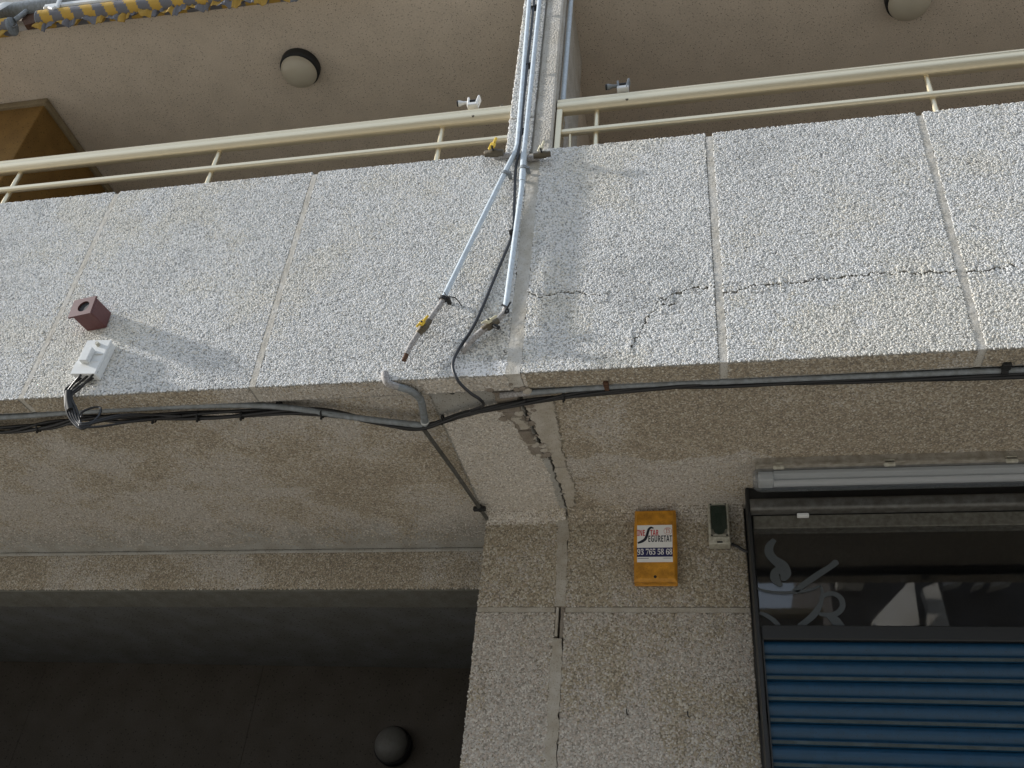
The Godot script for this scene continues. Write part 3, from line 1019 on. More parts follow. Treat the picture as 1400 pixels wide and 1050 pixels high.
# ------------------------------------------------------------------ fittings
func lamp_tube() -> void:
	var t := thing("fluorescent_lamp", "long grey fluorescent lamp with clear cover above the shop front", "lamp", Vector3(0.95, 3.489, -0.70))
	var z := -0.70
	part(t, "housing", prism_x(P([0.058, 0.034, 0.058, 0.006, 0.066, 0.002, 0.066, -0.006, -0.06, -0.006, -0.06, 0.006, -0.05, 0.012, -0.05, 0.034]), 0.182, 1.78, 3.455, z), M.beige_paint)
	# cover with rounded ends
	var prof := []
	for i in 13:
		var a := PI * i / 12.0
		prof.append(Vector2(cos(a), -pow(sin(a), 0.6)))
	var mb := MB.new()
	var rings := []
	for s: Array in [[0.170, 0.55], [0.173, 0.78], [0.182, 0.93], [0.20, 1.0], [1.76, 1.0], [1.778, 0.93], [1.79, 0.55]]:
		var ring := []
		for q: Vector2 in prof:
			ring.append(Vector3(s[0], 3.449 + q.y * 0.066 * s[1], z - 0.004 + q.x * 0.050 * s[1]))
		rings.append(ring)
	for i in rings.size() - 1:
		for k in 12:
			var c := Vector3(rings[i][k].x, 3.44, z)
			var n1: Vector3 = (rings[i][k] - c) * Vector3(0, 1, 1)
			var n2: Vector3 = (rings[i][k + 1] - c) * Vector3(0, 1, 1)
			var lean := Vector3.LEFT * 0.03 if i < 3 else (Vector3.RIGHT * 0.03 if i > 3 else Vector3.ZERO)
			mb.squad(rings[i][k], rings[i][k + 1], rings[i + 1][k + 1], rings[i + 1][k], (n1 + lean).normalized(), (n2 + lean).normalized(), (n2 + lean).normalized(), (n1 + lean).normalized())
	for e: int in [0, rings.size() - 1]:
		for k in 12:
			mb.flat(Vector3(rings[e][0].x, 3.449, z), rings[e][k], rings[e][k + 1], Vector3.LEFT if e == 0 else Vector3.RIGHT)
	part(t, "cover", mb.done(), M.diffuser)
	part(t, "end_block", B(Vector3(0.190, 3.405, z - 0.03), Vector3(0.245, 3.445, z + 0.034), 0.004), M.white_plastic)
	part(t, "gear_tray", B(Vector3(0.246, 3.428, z - 0.036), Vector3(1.75, 3.446, z + 0.036), 0.003), M.white_plastic)
	part(t, "tube", MB.new().tube(V([0.246, 3.411, z - 0.004, 1.75, 3.411, z - 0.004]), 0.013, 14).done(), M.tube_white)
	for x: float in [0.265, 0.66, 1.075, 1.5]:
		part(t, "clip", MB.new().box(Vector3(x - 0.02, 3.438, z + 0.052), Vector3(x + 0.02, 3.464, z + 0.066), 0.003).done(), M.old_plastic)


func dome_lamp(label: String, at: Vector3, down: Vector3, globe: Material) -> void:
	var t := thing("dome_lamp", label, "lamp", at, "round dome lamps")
	var xf := along(Vector3.ZERO, down)
	part(t, "base_ring", MB.new().lathe(xf, P([0.0, 0.002, 0.108, 0.002, 0.112, 0.008, 0.112, 0.05, 0.104, 0.056, 0.0, 0.056]), 36).done(), M.black_rubber, true)
	var prof := [Vector2(0.0, 0.057), Vector2(0.092, 0.057)]
	for i in 12:
		var a := PI * 0.5 * i / 11.0
		prof.append(Vector2(0.102 * cos(a), 0.066 + 0.062 * sin(a)))
	part(t, "glass_globe", MB.new().lathe(xf, prof, 36).done(), globe, true)


func alarm_box() -> void:
	var t := thing("alarm_box", "orange alarm siren box with a white and navy sticker on the pillar", "alarm box", Vector3(-0.223, 3.14, -1.049))
	var z := -1.046
	part(t, "back_plate", B(Vector3(-0.309, 3.143, z), Vector3(-0.136, 3.468, z + 0.012), 0.003), M.orange_plastic)
	# cover: bowed sides, front face a little smaller
	var mb := MB.new()
	var back := P([-0.308, 3.146, -0.137, 3.146, -0.1335, 3.30, -0.137, 3.466, -0.306, 3.466, -0.3105, 3.30])
	var front := P([-0.298, 3.156, -0.147, 3.156, -0.1445, 3.30, -0.148, 3.458, -0.296, 3.458, -0.2995, 3.30])
	for i in 6:
		var j := (i + 1) % 6
		var a := Vector3(back[i].x, back[i].y, z + 0.0125)
		var b := Vector3(back[j].x, back[j].y, z + 0.0125)
		var a2 := Vector3(back[i].x, back[i].y, z + 0.04)
		var b2 := Vector3(back[j].x, back[j].y, z + 0.04)
		var c := Vector3(front[j].x, front[j].y, z + 0.052)
		var d := Vector3(front[i].x, front[i].y, z + 0.052)
		var out := (a + b) * 0.5 - Vector3(-0.223, 3.30, z)
		mb.quad(a, b, b2, a2, out)
		mb.quad(a2, b2, c, d, out + Vector3(0, 0, 0.05))
		mb.flat(d, c, Vector3(-0.223, 3.30, z + 0.052), Vector3.BACK)
	part(t, "cover", mb.done(), M.orange_plastic)
	part(t, "screw_hole", MB.new().lathe(Transform3D(Basis(Vector3.RIGHT, Vector3.BACK, Vector3.DOWN), Vector3(-0.223, 3.163, z + 0.0515)), P([0.0, 0.0015, 0.006, 0.0015, 0.0065, 0.0]), 14).done(), M.black_rubber)
	var f := z + 0.0522
	var st := part(t, "sticker", B(Vector3(-0.2955, 3.226, f), Vector3(-0.152, 3.392, f + 0.0008)), M.sticker_white)
	f += 0.0009
	part(st, "navy_band", B(Vector3(-0.2955, 3.249, f), Vector3(-0.152, 3.2895, f + 0.0004)), M.print_navy)
	part(st, "small_print", MB.new().box(Vector3(-0.293, 3.2415, f), Vector3(-0.248, 3.2435, f + 0.0004)).box(Vector3(-0.19, 3.242, f), Vector3(-0.158, 3.2434, f + 0.0004)).done(), M.print_navy)
	part(st, "letter_sweep", MB.new().prism(ribbon(P([-0.228, 3.377, -0.238, 3.381, -0.248, 3.372, -0.254, 3.350, -0.262, 3.329, -0.276, 3.318, -0.293, 3.311]), [0.002, 0.004, 0.0048, 0.0052, 0.0058, 0.0056, 0.0035]), Transform3D(Basis(), Vector3(0, 0, f)), 0.0006).done(), M.print_black)
	part(st, "circle_print", ring_mesh(Vector3(-0.170, 3.364, f + 0.0002), 0.0158, 0.0007), M.print_rose)
	words(st, "INE", -0.2945, 3.3435, f, 0.027, 0.031, "Droid Sans", M.print_red)
	words(st, "TAR", -0.2415, 3.3435, f, 0.027, 0.034, "Droid Sans", M.print_red)
	words(st, "EGURETAT", -0.2495, 3.3155, f, 0.029, 0.0965, "Droid Sans", M.print_black)
	words(st, "93 765 58 68", -0.2945, 3.2575, f + 0.0005, 0.027, 0.141, "Droid Serif", M.sticker_white)
	words(st, "T5", -0.179, 3.355, f, 0.02, 0.018, "Droid Serif", M.print_rose)


func ring_mesh(at: Vector3, r: float, w: float) -> ArrayMesh:
	var pts := []
	for i in 33:
		var a := TAU * i / 32.0
		pts.append(at + Vector3(cos(a), sin(a), 0) * r)
	return MB.new().tube(pts, w, 5).done()


# raised flat lettering fitted to a height and a width
func words(par: Node3D, text: String, x: float, y: float, z: float, high: float, wide: float, font: String, m: Material) -> void:
	var tm := TextMesh.new()
	var sf := SystemFont.new()
	sf.font_names = PackedStringArray([font])
	sf.font_weight = 700
	tm.font = sf
	tm.text = text
	tm.font_size = 64
	tm.pixel_size = 0.001
	tm.depth = 0.02
	tm.horizontal_alignment = HORIZONTAL_ALIGNMENT_LEFT
	tm.vertical_alignment = VERTICAL_ALIGNMENT_BOTTOM
	var box := tm.get_aabb()
	var o := part(par, "lettering", tm, m)
	var sx := wide / maxf(box.size.x, 1e-4)
	var sy := high / maxf(box.size.y, 1e-4)
	o.scale = Vector3(sx, sy, 0.0005 / maxf(box.size.z, 1e-4))
	o.position += Vector3(x - box.position.x * sx, y - box.position.y * sy, z + 0.0003)


func fuse_box() -> void:
	var t := thing("breaker_box", "small pale breaker box with smoked green lid beside the shop frame", "breaker box", Vector3(0.036, 3.30, -1.049))
	var z := -1.046
	part(t, "back_box", B(Vector3(-0.006, 3.305, z), Vector3(0.080, 3.495, z + 0.035), 0.004), M.old_plastic)
	part(t, "front_frame", MB.new().box(Vector3(-0.004, 3.352, z + 0.0352), Vector3(0.0055, 3.495, z + 0.05), 0.002).box(Vector3(0.0685, 3.352, z + 0.0352), Vector3(0.078, 3.495, z + 0.05), 0.002).box(Vector3(0.0058, 3.477, z + 0.0352), Vector3(0.0682, 3.4945, z + 0.0495), 0.002).box(Vector3(-0.004, 3.335, z + 0.0352), Vector3(0.078, 3.3515, z + 0.0498), 0.002).done(), M.old_plastic)
	part(t, "terminal_cover", B(Vector3(-0.007, 3.30, z + 0.0352), Vector3(0.081, 3.3345, z + 0.062), 0.005), M.old_plastic)
	part(t, "breaker", B(Vector3(0.024, 3.39, z + 0.0352), Vector3(0.05, 3.45, z + 0.042), 0.002), M.grey_metal)
	var poly := P([0.006, 3.476, 0.006, 3.372])
	for i in 9:
		var a := PI + PI * i / 8.0
		poly.append(Vector2(0.037 + 0.024 * cos(a), 3.368 + 0.022 * sin(a)))
	poly.append_array(P([0.068, 3.372, 0.068, 3.476]))
	part(t, "lid", MB.new().prism(poly, Transform3D(Basis(), Vector3(0, 0, z + 0.051)), 0.007).done(), M.smoked_lid)
	for q: Array in [[0.008, 3.487], [0.067, 3.487], [0.007, 3.343], [0.067, 3.343]]:
		part(t, "screw", MB.new().lathe(Transform3D(Basis(Vector3.RIGHT, Vector3.BACK, Vector3.DOWN), Vector3(q[0], q[1], z + 0.0495)), P([0.0, 0.0015, 0.0042, 0.0015, 0.0045, 0.0]), 10).done(), M.black_rubber)
	part(t, "lead", MB.new().tube(smooth_path(V([0.082, 3.318, z + 0.02, 0.105, 3.312, z + 0.012, 0.125, 3.298, z + 0.008, 0.146, 3.288, z + 0.008]), 4), 0.006, 8).done(), M.grey_cable)
	part(t, "cable_slot", B(Vector3(0.026, 3.303, z + 0.0622), Vector3(0.048, 3.310, z + 0.0635)), M.black_rubber)


func switch_box() -> void:
	var t := thing("junction_box", "white plastic junction box with black cables hanging below it", "junction box", Vector3(-2.32, 3.54, 0.004))
	# plate is set slightly askew on the wall
	var xf := Transform3D(Basis(Vector3.BACK, deg_to_rad(-3.0)), Vector3(-2.302, 3.618, 0.0))
	part(t, "back_box", MB.new().obox(xf.translated_local(Vector3(0, 0, 0.018)), Vector3(0.104, 0.162, 0.034), 0.004).done(), M.white_plastic)
	part(t, "cover", MB.new().obox(xf.translated_local(Vector3(0, 0.0, 0.0405)), Vector3(0.110, 0.168, 0.010), 0.003).done(), M.white_plastic)
	part(t, "lower_flap", MB.new().obox(xf.translated_local(Vector3(0, -0.054, 0.047)), Vector3(0.108, 0.058, 0.003), 0.001).done(), M.white_plastic)
	part(t, "raised_block", MB.new().obox(xf.translated_local(Vector3(-0.008, -0.002, 0.057)), Vector3(0.034, 0.066, 0.024), 0.003).done(), M.white_plastic)
	part(t, "knob", MB.new().lathe(Transform3D(xf.basis * Basis(Vector3.RIGHT, Vector3.BACK, Vector3.DOWN), xf * Vector3(0.008, 0.058, 0.0455)), P([0.0, 0.014, 0.0075, 0.014, 0.0085, 0.0]), 14).done(), M.old_plastic)
	part(t, "latch", MB.new().obox(xf.translated_local(Vector3(0.03, 0.012, 0.048)), Vector3(0.034, 0.004, 0.004), 0.001).done(), M.white_plastic)
	part(t, "latch", MB.new().obox(xf.translated_local(Vector3(0.03, -0.026, 0.048)), Vector3(0.034, 0.004, 0.004), 0.001).done(), M.white_plastic)
	# the cables that leave it
	var c := thing("cable_bundle", "black cables dropping from the white junction box into a loop", "cables", Vector3(-2.32, 3.40, 0.02))
	for k in 5:
		var x := -2.335 + 0.018 * k
		var e := (k - 2) * 0.0088
		var pts := V([x, 3.57, 0.016 + 0.006 * (k % 2), x + 0.002, 3.535, 0.018 + 0.012 * ((k * 2) % 3), -2.352 + 0.4 * (x + 2.32) + e, 3.49, 0.02, -2.352 + e * 0.8, 3.455, 0.018, -2.322 + e * 1.2, 3.40, 0.012, -2.29 + e, 3.352, 0.0])
		if k < 2:
			pts.append_array(V([-2.25, 3.335 + e, -0.004, -2.215, 3.37, -0.012, -2.225, 3.42, -0.02, -2.27, 3.43, -0.03, -2.29, 3.40, -0.012, -2.262, 3.358, 0.012]))
		elif k < 4:
			pts.append_array(V([-2.25, 3.330 + e, 0.0, -2.20, 3.36 + e, -0.02, -2.14, 3.405 + e, -0.06, -2.05, 3.432, -0.10, -1.95, 3.44, -0.125]))
		else:
			pts.append_array(V([-2.26, 3.325, 0.0, -2.20, 3.335, -0.02, -2.12, 3.385, -0.07, -2.02, 3.425, -0.11]))
		part(c, "cable", MB.new().tube(smooth_path(pts, 7), 0.0044, 8).done(), M.black_cable if k % 2 == 0 else M.grey_cable)
	part(c, "tape_wrap", MB.new().tube(smooth_path(V([-2.357, 3.475, 0.02, -2.345, 3.44, 0.017, -2.322, 3.395, 0.011]), 5), 0.0145, 10).done(), M.black_rubber)


func camera_mount() -> void:
	var t := thing("bracket_box", "dark red metal box bracket with a round hole above the junction box", "bracket", Vector3(-2.35, 3.80, 0.0))
	var bs := Basis(Vector3.BACK, deg_to_rad(4.0)) * Basis(Vector3.UP, deg_to_rad(-6.0))
	var xf := Transform3D(bs, Vector3(-2.377, 3.832, 0.047))
	part(t, "body", MB.new().obox(xf, Vector3(0.090, 0.080, 0.094), 0.003).done(), M.maroon_paint)
	# front plate with a real opening
	var outer := P([-0.05, -0.048, 0.043, -0.048, 0.043, 0.048, -0.05, 0.048])
	var fz := 0.0475
	var mb := MB.new()
	var n := 32
	var ring := func(r: float, z: float, i: int) -> Vector3:
		return xf * Vector3(r * cos(TAU * i / n), r * sin(TAU * i / n), z)
	for i in n:
		var a := TAU * i / n
		var b := TAU * (i + 1) / n
		var qa := Vector2(cos(a), sin(a))
		var qb := Vector2(cos(b), sin(b))
		qa *= 0.045 / maxf(absf(qa.x), absf(qa.y))
		qb *= 0.045 / maxf(absf(qb.x), absf(qb.y))
		qa.x = qa.x * 1.15 - 0.007
		qb.x = qb.x * 1.15 - 0.007
		mb.quad(ring.call(0.026, fz + 0.008, i), ring.call(0.026, fz + 0.008, i + 1), xf * Vector3(qb.x, qb.y, fz + 0.008), xf * Vector3(qa.x, qa.y, fz + 0.008), xf.basis.z)
		mb.quad(xf * Vector3(qa.x, qa.y, fz), xf * Vector3(qb.x, qb.y, fz), xf * Vector3(qb.x, qb.y, fz + 0.008), xf * Vector3(qa.x, qa.y, fz + 0.008), xf.basis * Vector3(qa.x, qa.y, 0))
		mb.quad(ring.call(0.026, fz, i), ring.call(0.026, fz, i + 1), ring.call(0.026, fz + 0.008, i + 1), ring.call(0.026, fz + 0.008, i), -(xf.basis * Vector3(cos(a), sin(a), 0)))
	part(t, "front_plate", mb.done(), M.maroon_paint)
	part(t, "hole", MB.new().lathe(Transform3D(xf.basis * Basis(Vector3.RIGHT, Vector3.BACK, Vector3.DOWN), xf * Vector3(0, 0, fz + 0.0005)), P([0.0, 0.0005, 0.0255, 0.0005, 0.0255, 0.0]), 24).done(), M.black_rubber)


func valve(par: Node3D, at: Vector3, d: Vector3, handle: Material, size := 1.0, upright := false) -> void:
	var xf := along(at, d)
	part(par, "valve_body", MB.new().lathe(xf, P([0.0, -0.035 * size, 0.011 * size, -0.035 * size, 0.013 * size, -0.032 * size, 0.013 * size, -0.018 * size, 0.016 * size, -0.012 * size, 0.016 * size, 0.012 * size, 0.013 * size, 0.018 * size, 0.013 * size, 0.032 * size, 0.011 * size, 0.035 * size, 0.0, 0.035 * size]), 8).done(), M.brass_dark)
	var hx := Transform3D(Basis(d.normalized(), Vector3.BACK.cross(d.normalized()).normalized(), Vector3.BACK), at + Vector3(0, 0, 0.024 * size))
	if upright:
		hx = Transform3D(Basis(Vector3(-0.25, -1, 0).normalized(), Vector3(1, -0.25, 0).normalized(), Vector3.BACK), hx.origin + Vector3(0, 0.012, 0.004))
	part(par, "valve_handle", MB.new().obox(hx, Vector3(0.024, 0.020, 0.014) * size, 0.005).obox(hx.translated_local(Vector3(-0.02, 0.004, 0.006) * size), Vector3(0.03, 0.010, 0.010) * size, 0.004).obox(hx.translated_local(Vector3(0.018, -0.004, 0.004) * size), Vector3(0.02, 0.009, 0.010) * size, 0.004).done(), handle)
	part(par, "valve_stem", MB.new().tube([at + Vector3(0, 0, 0.010 * size), at + Vector3(0, 0, 0.034 * size)], 0.004 * size, 8).done(), M.black_rubber)


func clamp_ring(par: Node3D, at: Vector3, d: Vector3, r: float, m: Material) -> void:
	part(par, "pipe_clamp", MB.new().lathe(along(at, d), P([r, -0.008, r + 0.003, -0.007, r + 0.0035, 0.007, r, 0.008]), 14).box(at + Vector3(0.01, -0.006, -0.03), at + Vector3(0.026, 0.006, 0.006), 0.002).done(), m)


func pipes() -> void:
	# gas pipe that ends in a free nozzle
	var a := thing("gas_pipe", "pale blue pipe slanting away with a yellow valve and rusty open end", "pipe", Vector3(-0.87, 3.53, 0.03))
	part(a, "tube", MB.new().tube(V([-0.742, 6.2, 0.032, -0.706, 4.66, 0.034, -0.7055, 4.62, 0.034, -0.712, 4.575, 0.034, -0.727, 4.525, 0.034, -0.922, 3.80, 0.032]), 0.0105, 14).done(), M.pipe_paint)
	part(a, "old_end", MB.new().tube(V([-0.921, 3.803, 0.032, -0.928, 3.775, 0.032, -0.952, 3.722, 0.034, -0.958, 3.705, 0.034]), 0.0105, 12).done(), M.old_white_paint)
	valve(a, Vector3(-0.975, 3.672, 0.036), Vector3(-0.5, -0.86, 0), M.yellow_handle)
	part(a, "old_end", MB.new().tube(V([-0.990, 3.645, 0.036, -1.012, 3.595, 0.034, -1.024, 3.555, 0.032]), 0.0105, 12).done(), M.old_white_paint)
	part(a, "rusty_tip", MB.new().tube(V([-1.0235, 3.556, 0.032, -1.030, 3.528, 0.03]), 0.0085, 10).done(), M.rust)
	part(a, "wire_tie", MB.new().tube(smooth_path(V([-0.915, 3.822, 0.048, -0.90, 3.80, 0.05, -0.868, 3.79, 0.048, -0.845, 3.765, 0.03]), 5), 0.0022, 6).done(), M.black_rubber)
	clamp_ring(a, Vector3(-0.921, 3.805, 0.032), Vector3(-0.2, -0.98, 0), 0.0118, M.black_rubber)
	clamp_ring(a, Vector3(-0.745, 4.457, 0.034), Vector3(-0.26, -0.96, 0), 0.0105, M.conduit_grey)
	# the one that bends back to a second valve
	var b := thing("gas_pipe", "pale blue pipe running straight down to a bend and a dull valve", "pipe", Vector3(-0.73, 3.57, 0.03))
	part(b, "tube", MB.new().tube(V([-0.681, 6.2, 0.032, -0.674, 4.58, 0.034, -0.6675, 4.36, 0.034, -0.680, 3.735, 0.032]), 0.0105, 14).done(), M.pipe_paint)
	part(b, "coupling", MB.new().tube(V([-0.6735, 4.56, 0.034, -0.6685, 4.40, 0.034]), 0.0128, 14).done(), M.pipe_paint)
	part(b, "old_end", MB.new().tube(smooth_path(V([-0.680, 3.737, 0.032, -0.683, 3.715, 0.034, -0.70, 3.690, 0.036, -0.712, 3.68, 0.036]), 4), 0.011, 12).done(), M.old_white_paint)
	valve(b, Vector3(-0.728, 3.662, 0.036), Vector3(-0.8, -0.6, 0), M.pale_handle)
	part(b, "old_end", MB.new().tube(smooth_path(V([-0.742, 3.650, 0.036, -0.775, 3.622, 0.032, -0.808, 3.592, 0.018, -0.826, 3.575, 0.002]), 5), 0.0115, 12).done(), M.old_white_paint)
	part(b, "stub", MB.new().tube(V([-0.715, 3.655, 0.04, -0.694, 3.640, 0.046]), 0.0085, 10).done(), M.black_rubber)
	part(b, "wire_tie", MB.new().tube(smooth_path(V([-0.690, 3.742, 0.05, -0.672, 3.728, 0.05, -0.664, 3.712, 0.046, -0.676, 3.705, 0.05, -0.66, 3.75, 0.05]), 5), 0.004, 6).done(), M.black_rubber)
	clamp_ring(b, Vector3(-0.6695, 4.475, 0.034), Vector3(0, -1, 0), 0.0128, M.conduit_grey)
	# the short run of old pipe with two taps that passes behind both
	var c := thing("tap_pipe", "short grey pipe across the column foot with a tap at each end", "pipe", Vector3(-0.69, 4.53, 0.03))
	part(c, "tube", MB.new().tube(smooth_path(V([-0.805, 4.592, 0.012, -0.74, 4.588, 0.012, -0.70, 4.578, 0.013, -0.655, 4.556, 0.014, -0.615, 4.556, 0.013]), 4), 0.0125, 12).done(), M.old_white_paint)
	valve(c, Vector3(-0.803, 4.592, 0.03), Vector3(1, -0.03, 0), M.yellow_handle, 1.15, true)
	valve(c, Vector3(-0.598, 4.552, 0.03), Vector3(1, 0.05, 0), M.pale_handle, 1.0, true)
	# the single pipe on the inner side of the column
	var d := thing("gas_pipe", "single pale pipe rising behind the rail on the column side", "pipe", Vector3(-0.548, 4.62, -0.056))
	part(d, "tube", MB.new().tube(V([-0.552, 4.63, -0.075, -0.552, 6.048, -0.098]), 0.0115, 12).done(), M.pipe_paint)


func cables() -> void:
	var t := thing("drop_cable", "thin dark cable curving down between the two pale blue pipes", "cable", Vector3(-0.77, 3.31, 0.0))
	part(t, "cable", MB.new().tube(smooth_path(V([-0.712, 6.2, 0.03, -0.706, 5.69, 0.03, -0.700, 4.9, 0.034, -0.695, 4.70, 0.036, -0.697, 4.55, 0.036, -0.704, 4.48, 0.022, -0.694, 4.28, 0.018, -0.690, 4.123, 0.018, -0.731, 3.938, 0.018, -0.789, 3.695, 0.018, -0.838, 3.572, 0.02, -0.850, 3.502, 0.022, -0.826, 3.441, 0.014, -0.79, 3.418, -0.03, -0.762, 3.41, -0.06, -0.765, 3.425, -0.12, -0.83, 3.452, -0.19]), 6), 0.0058, 9).done(), M.grey_cable)
	for q: Array in [[-0.706, 5.62], [-0.702, 5.17], [-0.6965, 4.72], [-0.6905, 4.128]]:
		part(t, "cable_clip", MB.new().obox(Transform3D(Basis(Vector3.BACK, 0.3), Vector3(q[0] + 0.003, q[1], 0.024)), Vector3(0.028, 0.012, 0.03), 0.003).done(), M.black_rubber)
	# black bundle along the inner corner of the overhang
	var b := thing("cable_bundle", "sagging black cable bundle running along the underside of the balcony", "cables", Vector3(-0.9, 3.45, -0.15))
	var line := V([-5.9, 3.468, -0.18, -5.1, 3.462, -0.2, -4.3, 3.468, -0.185, -3.6, 3.468, -0.19, -3.1, 3.468, -0.195, -2.793, 3.464, -0.202, -2.575, 3.464, -0.182, -2.395, 3.466, -0.16, -2.187, 3.464, -0.156, -1.83, 3.464, -0.158, -1.446, 3.466, -0.168, -1.241, 3.456, -0.225, -1.058, 3.448, -0.278, -0.846, 3.452, -0.205, -0.618, 3.455, -0.155, -0.403, 3.458, -0.122, -0.15, 3.46, -0.11, 0.094, 3.462, -0.112, 0.55, 3.462, -0.122, 1.003, 3.462, -0.133, 1.5, 3.462, -0.13, 2.4, 3.462, -0.13, 4.1, 3.462, -0.13])
	for k in 4:
		var pts := []
		for i in line.size():
			var ph := i * 1.9 + k * 1.7
			var amp := 0.007 if line[i].x > -1.3 else 0.014
			if k == 3 and line[i].x > -0.5:
				continue
			pts.append(line[i] + Vector3(0, amp * sin(ph), amp * cos(ph)))
		part(b, "cable", MB.new().tube(smooth_path(pts, 6), 0.0062 if k else 0.0075, 8).done(), M.black_cable)
	for q: Array in [[-2.62, -0.187], [-2.09, -0.157], [-1.9, -0.158], [-1.72, -0.16], [-1.4, -0.175], [-0.95, -0.245], [-0.48, -0.132]]:
		part(b, "cable_tie", MB.new().lathe(along(Vector3(q[0], 3.458, q[1]), Vector3.RIGHT), P([0.015, -0.0035, 0.0185, -0.003, 0.0185, 0.003, 0.015, 0.0035]), 10).box(Vector3(q[0] - 0.003, 3.433, q[1] - 0.004), Vector3(q[0] + 0.003, 3.446, q[1] + 0.004)).done(), M.black_rubber)
	# grey conduits
	var l := thing("conduit", "grey plastic conduit sagging below the smooth parapet side", "conduit", Vector3(-1.9, 3.47, -0.11))
	part(l, "tube", MB.new().tube(smooth_path(V([-5.9, 3.470, -0.112, -4.4, 3.466, -0.118, -3.6, 3.470, -0.112, -2.763, 3.468, -0.116, -2.383, 3.470, -0.106, -1.882, 3.470, -0.102, -1.565, 3.466, -0.126, -1.301, 3.456, -0.20, -1.08, 3.452, -0.258, -1.03, 3.452, -0.268]), 6), 0.012, 12).done(), M.conduit_grey)
	part(l, "pipe_clamp", MB.new().lathe(along(Vector3(-1.56, 3.476, -0.131), Vector3(1, 0, -0.15)), P([0.0145, -0.009, 0.018, -0.008, 0.018, 0.008, 0.0145, 0.009]), 12).box(Vector3(-1.568, 3.48, -0.128), Vector3(-1.55, 3.50, -0.098), 0.002).done(), M.black_rubber)
	var r := thing("conduit", "straight grey blue conduit below the cracked parapet side", "conduit", Vector3(0.4, 3.46, -0.10))
	part(r, "tube", MB.new().tube(V([-0.60, 3.466, -0.112, -0.324, 3.468, -0.101, 0.094, 3.468, -0.103, 0.56, 3.468, -0.108, 1.0, 3.468, -0.112, 4.1, 3.468, -0.118]), 0.010, 12).done(), M.conduit_grey)
	part(r, "painted_end", MB.new().tube(V([-0.705, 3.462, -0.116, -0.66, 3.464, -0.113, -0.595, 3.466, -0.112]), 0.012, 12).done(), M.old_white_paint)
	part(r, "pipe_clamp", MB.new().lathe(along(Vector3(-0.325, 3.468, -0.101), Vector3.RIGHT), P([0.010, -0.008, 0.015, -0.007, 0.015, 0.007, 0.010, 0.008]), 12).box(Vector3(-0.334, 3.452, -0.085), Vector3(-0.316, 3.466, -0.062), 0.002).done(), M.rust)
	part(r, "pipe_clamp", MB.new().lathe(along(Vector3(0.941, 3.468, -0.111), Vector3.RIGHT), P([0.010, -0.011, 0.016, -0.010, 0.016, 0.010, 0.010, 0.011]), 12).box(Vector3(0.928, 3.454, -0.096), Vector3(0.954, 3.468, -0.066), 0.002).done(), M.black_rubber)
	# short bent conduit under the parapet edge
	var e := thing("bent_conduit", "short bent grey conduit with a broken end at the parapet edge", "conduit", Vector3(-1.03, 3.44, -0.06))
	part(e, "broken_end", MB.new().tube(smooth_path(V([-1.100, 3.492, 0.012, -1.094, 3.466, 0.012, -1.082, 3.450, 0.004, -1.05, 3.447, -0.015]), 4), 0.0135, 10).done(), M.old_white_paint)
	part(e, "tube", MB.new().tube(smooth_path(V([-1.052, 3.447, -0.014, -1.016, 3.446, -0.036, -0.994, 3.446, -0.08, -0.996, 3.448, -0.13, -1.012, 3.450, -0.215, -1.02, 3.452, -0.262]), 5), 0.0135, 12).done(), M.conduit_grey)
	part(e, "wire_tie", ring_tie(Vector3(-1.018, 3.452, -0.245)), M.white_plastic)
	# thin rod along the bracket edge
	var o := thing("metal_rod", "thin weathered metal rod running back along the bracket underside", "rod", Vector3(-1.0, 3.47, -0.65))
	part(o, "bar", MB.new().tube(V([-1.04, 3.452, -0.275, -1.0, 3.458, -0.613, -0.966, 3.462, -0.95, -0.955, 3.462, -1.05]), 0.0085, 10).done(), M.grey_metal)
	part(o, "clamp", MB.new().lathe(along(Vector3(-0.966, 3.462, -0.945), Vector3(0.1, 0, -1)), P([0.0085, -0.012, 0.014, -0.011, 0.014, 0.011, 0.0085, 0.012]), 10).box(Vector3(-0.995, 3.45, -0.957), Vector3(-0.94, 3.470, -0.938), 0.003).done(), M.black_rubber)


func ring_tie(at: Vector3) -> ArrayMesh:
	return MB.new().lathe(along(at, Vector3(0.12, 0, 1)), P([0.0135, -0.003, 0.017, -0.003, 0.017, 0.003, 0.0135, 0.003]), 12).done()


func screw_at(par: Node3D, at: Vector3) -> void:
	part(par, "screw", MB.new().lathe(Transform3D(Basis(Vector3.RIGHT, Vector3.BACK, Vector3.DOWN), at), P([0.0, 0.004, 0.006, 0.004, 0.0085, 0.001, 0.0085, -0.002]), 12).done(), M.brass_dark)


func railing(label: String, x0: float, x1: float, posts: Array) -> Node3D:
	var t := thing("balcony_railing", label, "railing", Vector3((x0 + x1) * 0.5, 4.62, -0.06), "anodised balcony railings")
	var z := -0.06
	# rail section: a tall rounded tube with a shallow groove along its faces
	var sec := []
	for i in 72:
		var a := TAU * i / 72.0
		var q := Vector2(0.029 * signf(cos(a)) * pow(absf(cos(a)), 0.8), 0.042 * signf(sin(a)) * pow(absf(sin(a)), 0.9))
		q.x *= 1.0 - 0.16 * exp(-pow((q.y - 0.010) / 0.006, 2.0))
		sec.append(q)
	part(t, "handrail", smooth_bar(sec, x0, x1, 4.957, z), M.anodised)
	part(t, "lower_rail", smooth_bar(round_rect(0.014, 0.015, 0.010), x0, x1, 4.787, z), M.anodised)
	for x: float in posts:
		part(t, "post", MB.new().tube(V([x, 4.58, z - 0.012, x, 4.92, z - 0.012]), 0.0115, 12).done(), M.anodised)
	return t


